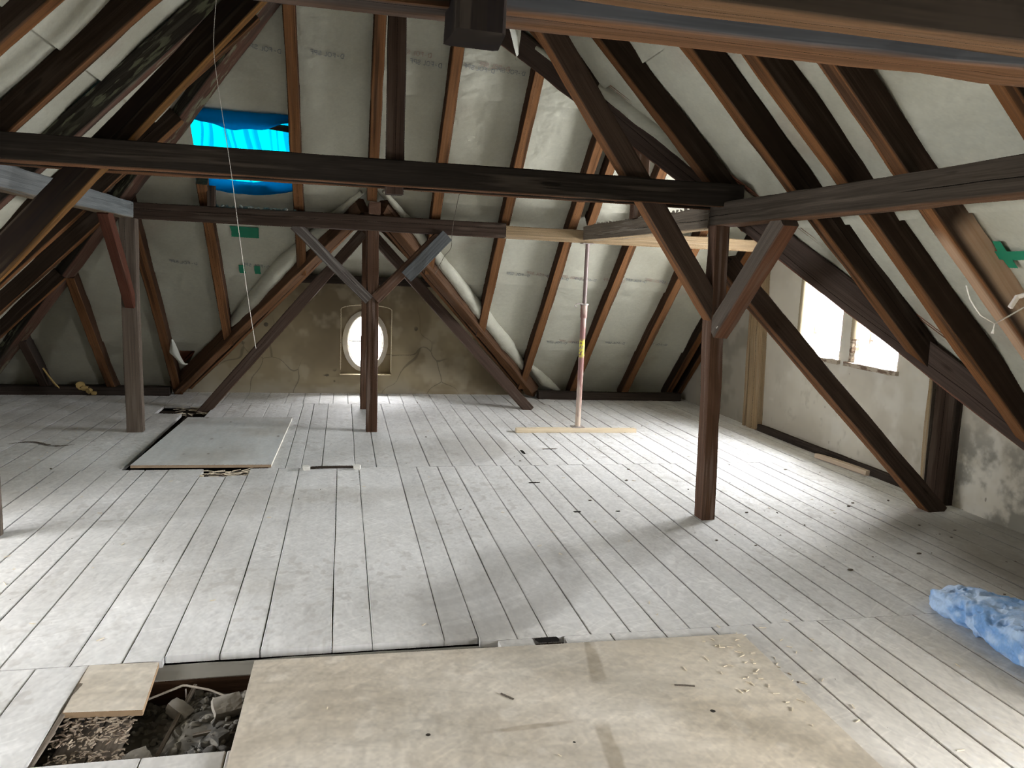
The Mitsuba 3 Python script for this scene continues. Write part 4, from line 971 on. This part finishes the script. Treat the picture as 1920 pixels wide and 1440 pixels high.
# blue tarpaulin bundle
def bundle(label, pts, r, hgt, seed, key='tarpaulin_bundle'):
    k = thing(key, label, 'tarpaulin')
    p = np.array(pts, float); n, s = 150, 96
    t = np.linspace(0, 1, n)
    c = np.stack([np.interp(t, np.linspace(0, 1, len(p)), p[:, 0]), np.interp(t, np.linspace(0, 1, len(p)), p[:, 1])], 1)
    for _ in range(25): c[1:-1] = (c[:-2] + c[2:] + 2 * c[1:-1]) / 4
    d = np.gradient(c, axis=0); d /= np.linalg.norm(d, axis=1, keepdims=True); nrm = np.stack([-d[:, 1], d[:, 0]], 1)
    rr = np.interp(t, np.linspace(0, 1, len(r)), r); hh = np.interp(t, np.linspace(0, 1, len(hgt)), hgt)
    end = np.clip(np.minimum(t / .07, (1 - t) / .05), 0, 1) ; end = np.sqrt(1 - (1 - end) ** 2)
    V = []
    for i in range(n):
        for j in range(s):
            a = 2 * math.pi * j / s
            ca, sa = math.cos(a), math.sin(a)
            ca = math.copysign(abs(ca) ** .8, ca); sa = math.copysign(abs(sa) ** .75, sa)
            V.append((c[i, 0] + nrm[i, 0] * rr[i] * end[i] * ca, c[i, 1] + nrm[i, 1] * rr[i] * end[i] * ca, hh[i] * .5 * (1 + sa * end[i])))
    V = np.array(V)
    q = V * [9, 9, 9] + seed
    warp = np.stack([meshkit.fbm(q * .7 + 5, 2, 1), meshkit.fbm(q * .7 + 15, 2, 2), meshkit.fbm(q * .7 + 25, 2, 3)], 1) * 1.6
    ridge = 1 - np.abs(2 * meshkit.noise(q + warp, 4) - 1)
    ridge2 = 1 - np.abs(2 * meshkit.noise((q + warp) * 2.3, 6) - 1)
    ridge3 = 1 - np.abs(2 * meshkit.noise((q + warp) * 5.5, 8) - 1)
    F = []
    for i in range(n - 1):
        for j in range(s):
            a, b = i * s + j, i * s + (j + 1) % s
            F += [[a, b, b + s], [a, b + s, a + s]]
    m = trimesh.Trimesh(V, F, process=False); 
    if m.vertex_normals[n // 2 * s + s // 4][2] < 0: m.invert()
    disp = (ridge - .6) * .026 + (ridge2 - .6) * .020 + (ridge3 - .6) * .009
    V = V + m.vertex_normals * disp[:, None]
    V[:, 2] = np.maximum(V[:, 2], .003)
    scene[k] = mikit.ply(trimesh.Trimesh(V, m.faces, process=False), M_TARPAULIN, smooth=25)
bundle('crumpled light blue tarpaulin bundle on the floor at the right edge', [(3.03, 3.22), (3.06, 2.95), (3.07, 2.7), (3.10, 2.4), (3.2, 2.05)], [.12, .16, .23, .28, .30], [.11, .15, .17, .18, .18], 1.3)
bundle('second fold of the light blue tarpaulin behind the bundle at the right edge', [(3.37, 3.0), (3.5, 2.85), (3.7, 2.6)], [.09, .14, .16], [.10, .15, .17], 8.1)

# strings and wires
def thread(name, pts, r, label, cat_, mat):
    k = thing(name, label, cat_)
    p = np.array(pts, float); t = np.linspace(0, 1, 40)
    q = np.stack([np.interp(t, np.linspace(0, 1, len(p)), p[:, c]) for c in range(3)], 1)
    for _ in range(4): q[1:-1] = (q[:-2] + q[2:] + 2 * q[1:-1]) / 4
    scene[k] = mikit.ply(tube(q, r, 6), mat, smooth=True)
    return k
thread('string', [(-.64, 4.5, 3.1), (-.66, 4.5, 2.93), (-.68, 4.5, 2.69), (-.64, 4.5, 2.4), (-.60, 4.5, 2.13), (-.555, 4.5, 1.75), (-.51, 4.5, 1.39), (-.47, 4.5, 1.12)], .0017, 'thin white string hanging down in front of the tie beam', 'string', M_STRING)
thread('string', [(1.18, 7.3, 3.0), (1.02, 7.40, 2.1), (1.0, 7.4, 1.93), (1.0, 7.38, 1.8), (.93, 7.38, 1.72), (.85, 7.38, 1.55)], .003, 'thin dark string hanging beside the grey nailed board', 'string', M_CHIP)
wk = thing('lamp_wire', 'white bare wire with a small socket end hanging at the right rafters', 'wire')
part(wk, 'wire', tube([(2.385, 2.61, 1.625), (2.40, 2.6, 1.575), (2.425, 2.6, 1.545), (2.46, 2.6, 1.51), (2.53, 2.6, 1.48), (2.59, 2.6, 1.51), (2.68, 2.6, 1.56)], .0028, 6), M_CONDUIT, smooth=True)
part(wk, 'socket_end', cat([tube([(2.53, 2.6, 1.48), (2.528, 2.6, 1.455)], .002, 6), tube([(2.528, 2.6, 1.456), (2.526, 2.6, 1.44)], [.003, .006], 8)]), M_CONDUIT, smooth=30)
cd = thing('conduit_piece', 'bent piece of white plastic conduit on the pale patch of the rafter', 'conduit')
ms = []
for p0, p1 in (((2.575, 2.58, 1.548), (2.60, 2.58, 1.588)), ((2.60, 2.58, 1.588), (2.67, 2.56, 1.615))):
    p0, p1 = np.array(p0), np.array(p1); d = unit(p1 - p0); s = unit(np.cross(d, [0, 1, 0])); R = np.stack([d, [0, 1, 0], np.cross(d, [0, 1, 0])], 1)
    ms.append(obox((p0 + p1) / 2, (np.linalg.norm(p1 - p0) + .006, .012, .016), R))
scene[cd] = mikit.ply(cat(ms), M_CONDUIT)
thread('rope', [(2.44, 4.10, 1.80), (2.43, 4.28, 1.62), (2.42, 4.45, 1.44), (2.40, 4.55, 1.36)], .003, 'thin white rope along the brace of the right post', 'rope', M_STRING)
thread('rope', [(2.40, 4.52, 1.52), (2.395, 4.53, 1.44), (2.375, 4.54, 1.36), (2.33, 4.55, 1.30)], .004, 'frayed rope end hanging at the foot of the right post brace', 'rope', M_STRING)

# crumbs, splinters, small things lying about
dc = thing('floor_crumbs', 'small dark crumbs of dirt scattered on the floor', 'debris'); labels[dc]['kind'] = 'stuff'
ms = []
for k in range(260):
    if k < 120: x, y = NR.normal(3.2, .6), NR.normal(4.6, .7)
    else: x, y = NR.uniform(-2.6, 4.2), NR.uniform(2.1, 9.6)
    if -1.0 < x < 1.82 and y < 3.15 or -1.95 < x < -.45 and 5.9 < y < 9.0 or x > 4.3: continue
    r = .002 + .009 * NR.random() ** 5
    m = trimesh.creation.icosphere(subdivisions=1, radius=r); m.vertices = m.vertices * [NR.uniform(.7, 1.9), 1, .5] + [x, y, r * .4]
    ms.append(m)
scene[dc] = mikit.ply(cat(ms), M_CHIP)
dl = thing('floor_splinters', 'pale wood splinters and straws scattered on the boards', 'debris'); labels[dl]['kind'] = 'stuff'
ms = []
for k in range(170):
    x, y = (NR.uniform(-2.5, 4), NR.uniform(2.1, 9)) if k > 60 else (NR.normal(1.72, .12), NR.normal(2.75, .25))
    if -1.0 < x < -.3 and y < 3.15 or -1.95 < x < -.45 and 5.9 < y < 9.0: continue
    z = .02 if (-.3 < x < 1.75 and y < 3.) else .002
    ms.append(obox((x, y, z + .002), (NR.uniform(.008, .035), .003, .003), rot([0, 0, 1], NR.uniform(0, 180))))
scene[dl] = mikit.ply(cat(ms), M_CHIPL)
for x, y, l, a, lab in ((.62, 2.64, .06, -50, 'thin dark splinter on the large chipboard, near its middle'), (1.33, 2.62, .08, -15, 'brown splinter on the right part of the large chipboard')):
    k = thing('splinter', lab, 'splinter')
    scene[k] = mikit.ply(obox((x, y, .022), (l, .006, .004), rot([0, 0, 1], a)), M_CHIP)
M_VOID = matte('void_dark', (.012, .011, .010), .95, .05)
for x, y, w, d, a, lab in ((1.88, 6.74, .16, .028, 2, 'dark slit in the planks in front of the batten'), (1.58, 4.88, .06, .03, 0, 'small square knot hole in the middle of the floor'), (1.87, 4.87, .035, .022, 0, 'tiny dark hole to the right of the square knot hole'), (1.60, 6.63, .03, .16, 0, 'narrow gap left of the dark slit in the planks'), (1.46, 5.62, .10, .03, 0, 'worn end joint of a plank in the middle of the floor'), (.9, 3.10, .12, .055, 0, 'broken pit at the far edge of the large chipboard')):
    k = thing('plank_hole', lab, 'hole')
    n_ = 14; pts = [(x + .5 * w * math.copysign(abs(math.cos(t)) ** .5, math.cos(t)) * NR.uniform(.8, 1), y + .5 * d * math.copysign(abs(math.sin(t)) ** .5, math.sin(t)) * NR.uniform(.75, 1)) for t in np.linspace(0, 2 * math.pi, n_, endpoint=False)]
    m = extrude(Polygon(pts), .001); m.apply_translation([0, 0, .0018]); scene[k] = mikit.ply(m, M_VOID)
lc = thing('torn_slit', 'dark strip drawn for a torn slit in the planks left of the far grey post', 'floor_slit')  # flat dark strip laid on the planks to stand for a slit
m = tube(np.stack([np.linspace(-2.72, -2.2, 30), 7.05 + .08 * np.sin(np.linspace(0, 6, 30)), np.full(30, .006)], 1), .004 + .020 * NR.random(30) * np.sin(np.linspace(.1, 3.0, 30)), 6); m.vertices = m.vertices * [1, 1, .15] + [0, 0, .004]
scene[lc] = mikit.ply(m, M_CHIP)
pc = thing('purlin_crumbs', 'whitish plaster crumbs on top of the back purlin below the skylight', 'debris'); labels[pc]['kind'] = 'stuff'
ms = []
for k in range(70):
    r = .006 + .016 * NR.random() ** 2; ms.append(stone(np.array([NR.uniform(-1.15, -.42), NR.uniform(7.49, 7.6), 2.072 + r * .3]), r, k))
for k in range(70):
    r = .004 + .009 * NR.random() ** 2; ms.append(stone(np.array([NR.uniform(2.33, 2.36), NR.uniform(5.0, 7.3), 2.082 + r * .3]), r, k))
scene[pc] = mikit.ply(cat(ms), M_STONE, smooth=30)
fm = thing('foam_lump', 'yellow lump of foam on the sill beam at the far left', 'foam')
scene[fm] = mikit.ply(cat([stone(np.array([-2.92 + .05 * i, 9.60 - .02 * i, .105 - .025 * i]), .05 - .006 * i, 40 + i) for i in range(4)]), M_FOAM, smooth=30)
fm = thing('wood_chip', 'yellowish strip of wood at the foot of the short left rafter', 'wood chip')
m, uv = beam_mesh((-3.25, 9.42, .33), (-3.12, 9.60, .04), .03, .015, seg=.1, chamfer=.003); scene[fm] = mikit.ply(m, M_FOAM, uv=uv)
db = thing('splinter_debris', 'splintered wood and grit at the near edge of the far hatch panel', 'debris'); labels[db]['kind'] = 'stuff'
ms = []
for k in range(110):
    x, y = NR.uniform(-1.08, -.66), NR.uniform(5.96, 6.15)
    if NR.random() < .5: x, y = NR.uniform(-1.75, -1.36), NR.uniform(8.45, 8.95)
    ms.append(obox((x, y, -.03 + .03 * NR.random()), (NR.uniform(.02, .12), .004 + .01 * NR.random(), .004), rot([0, 0, 1], NR.normal(0, 25)) @ rot([0, 1, 0], NR.uniform(-12, 12))))
scene[db] = mikit.ply(cat(ms), M_CHIPL)
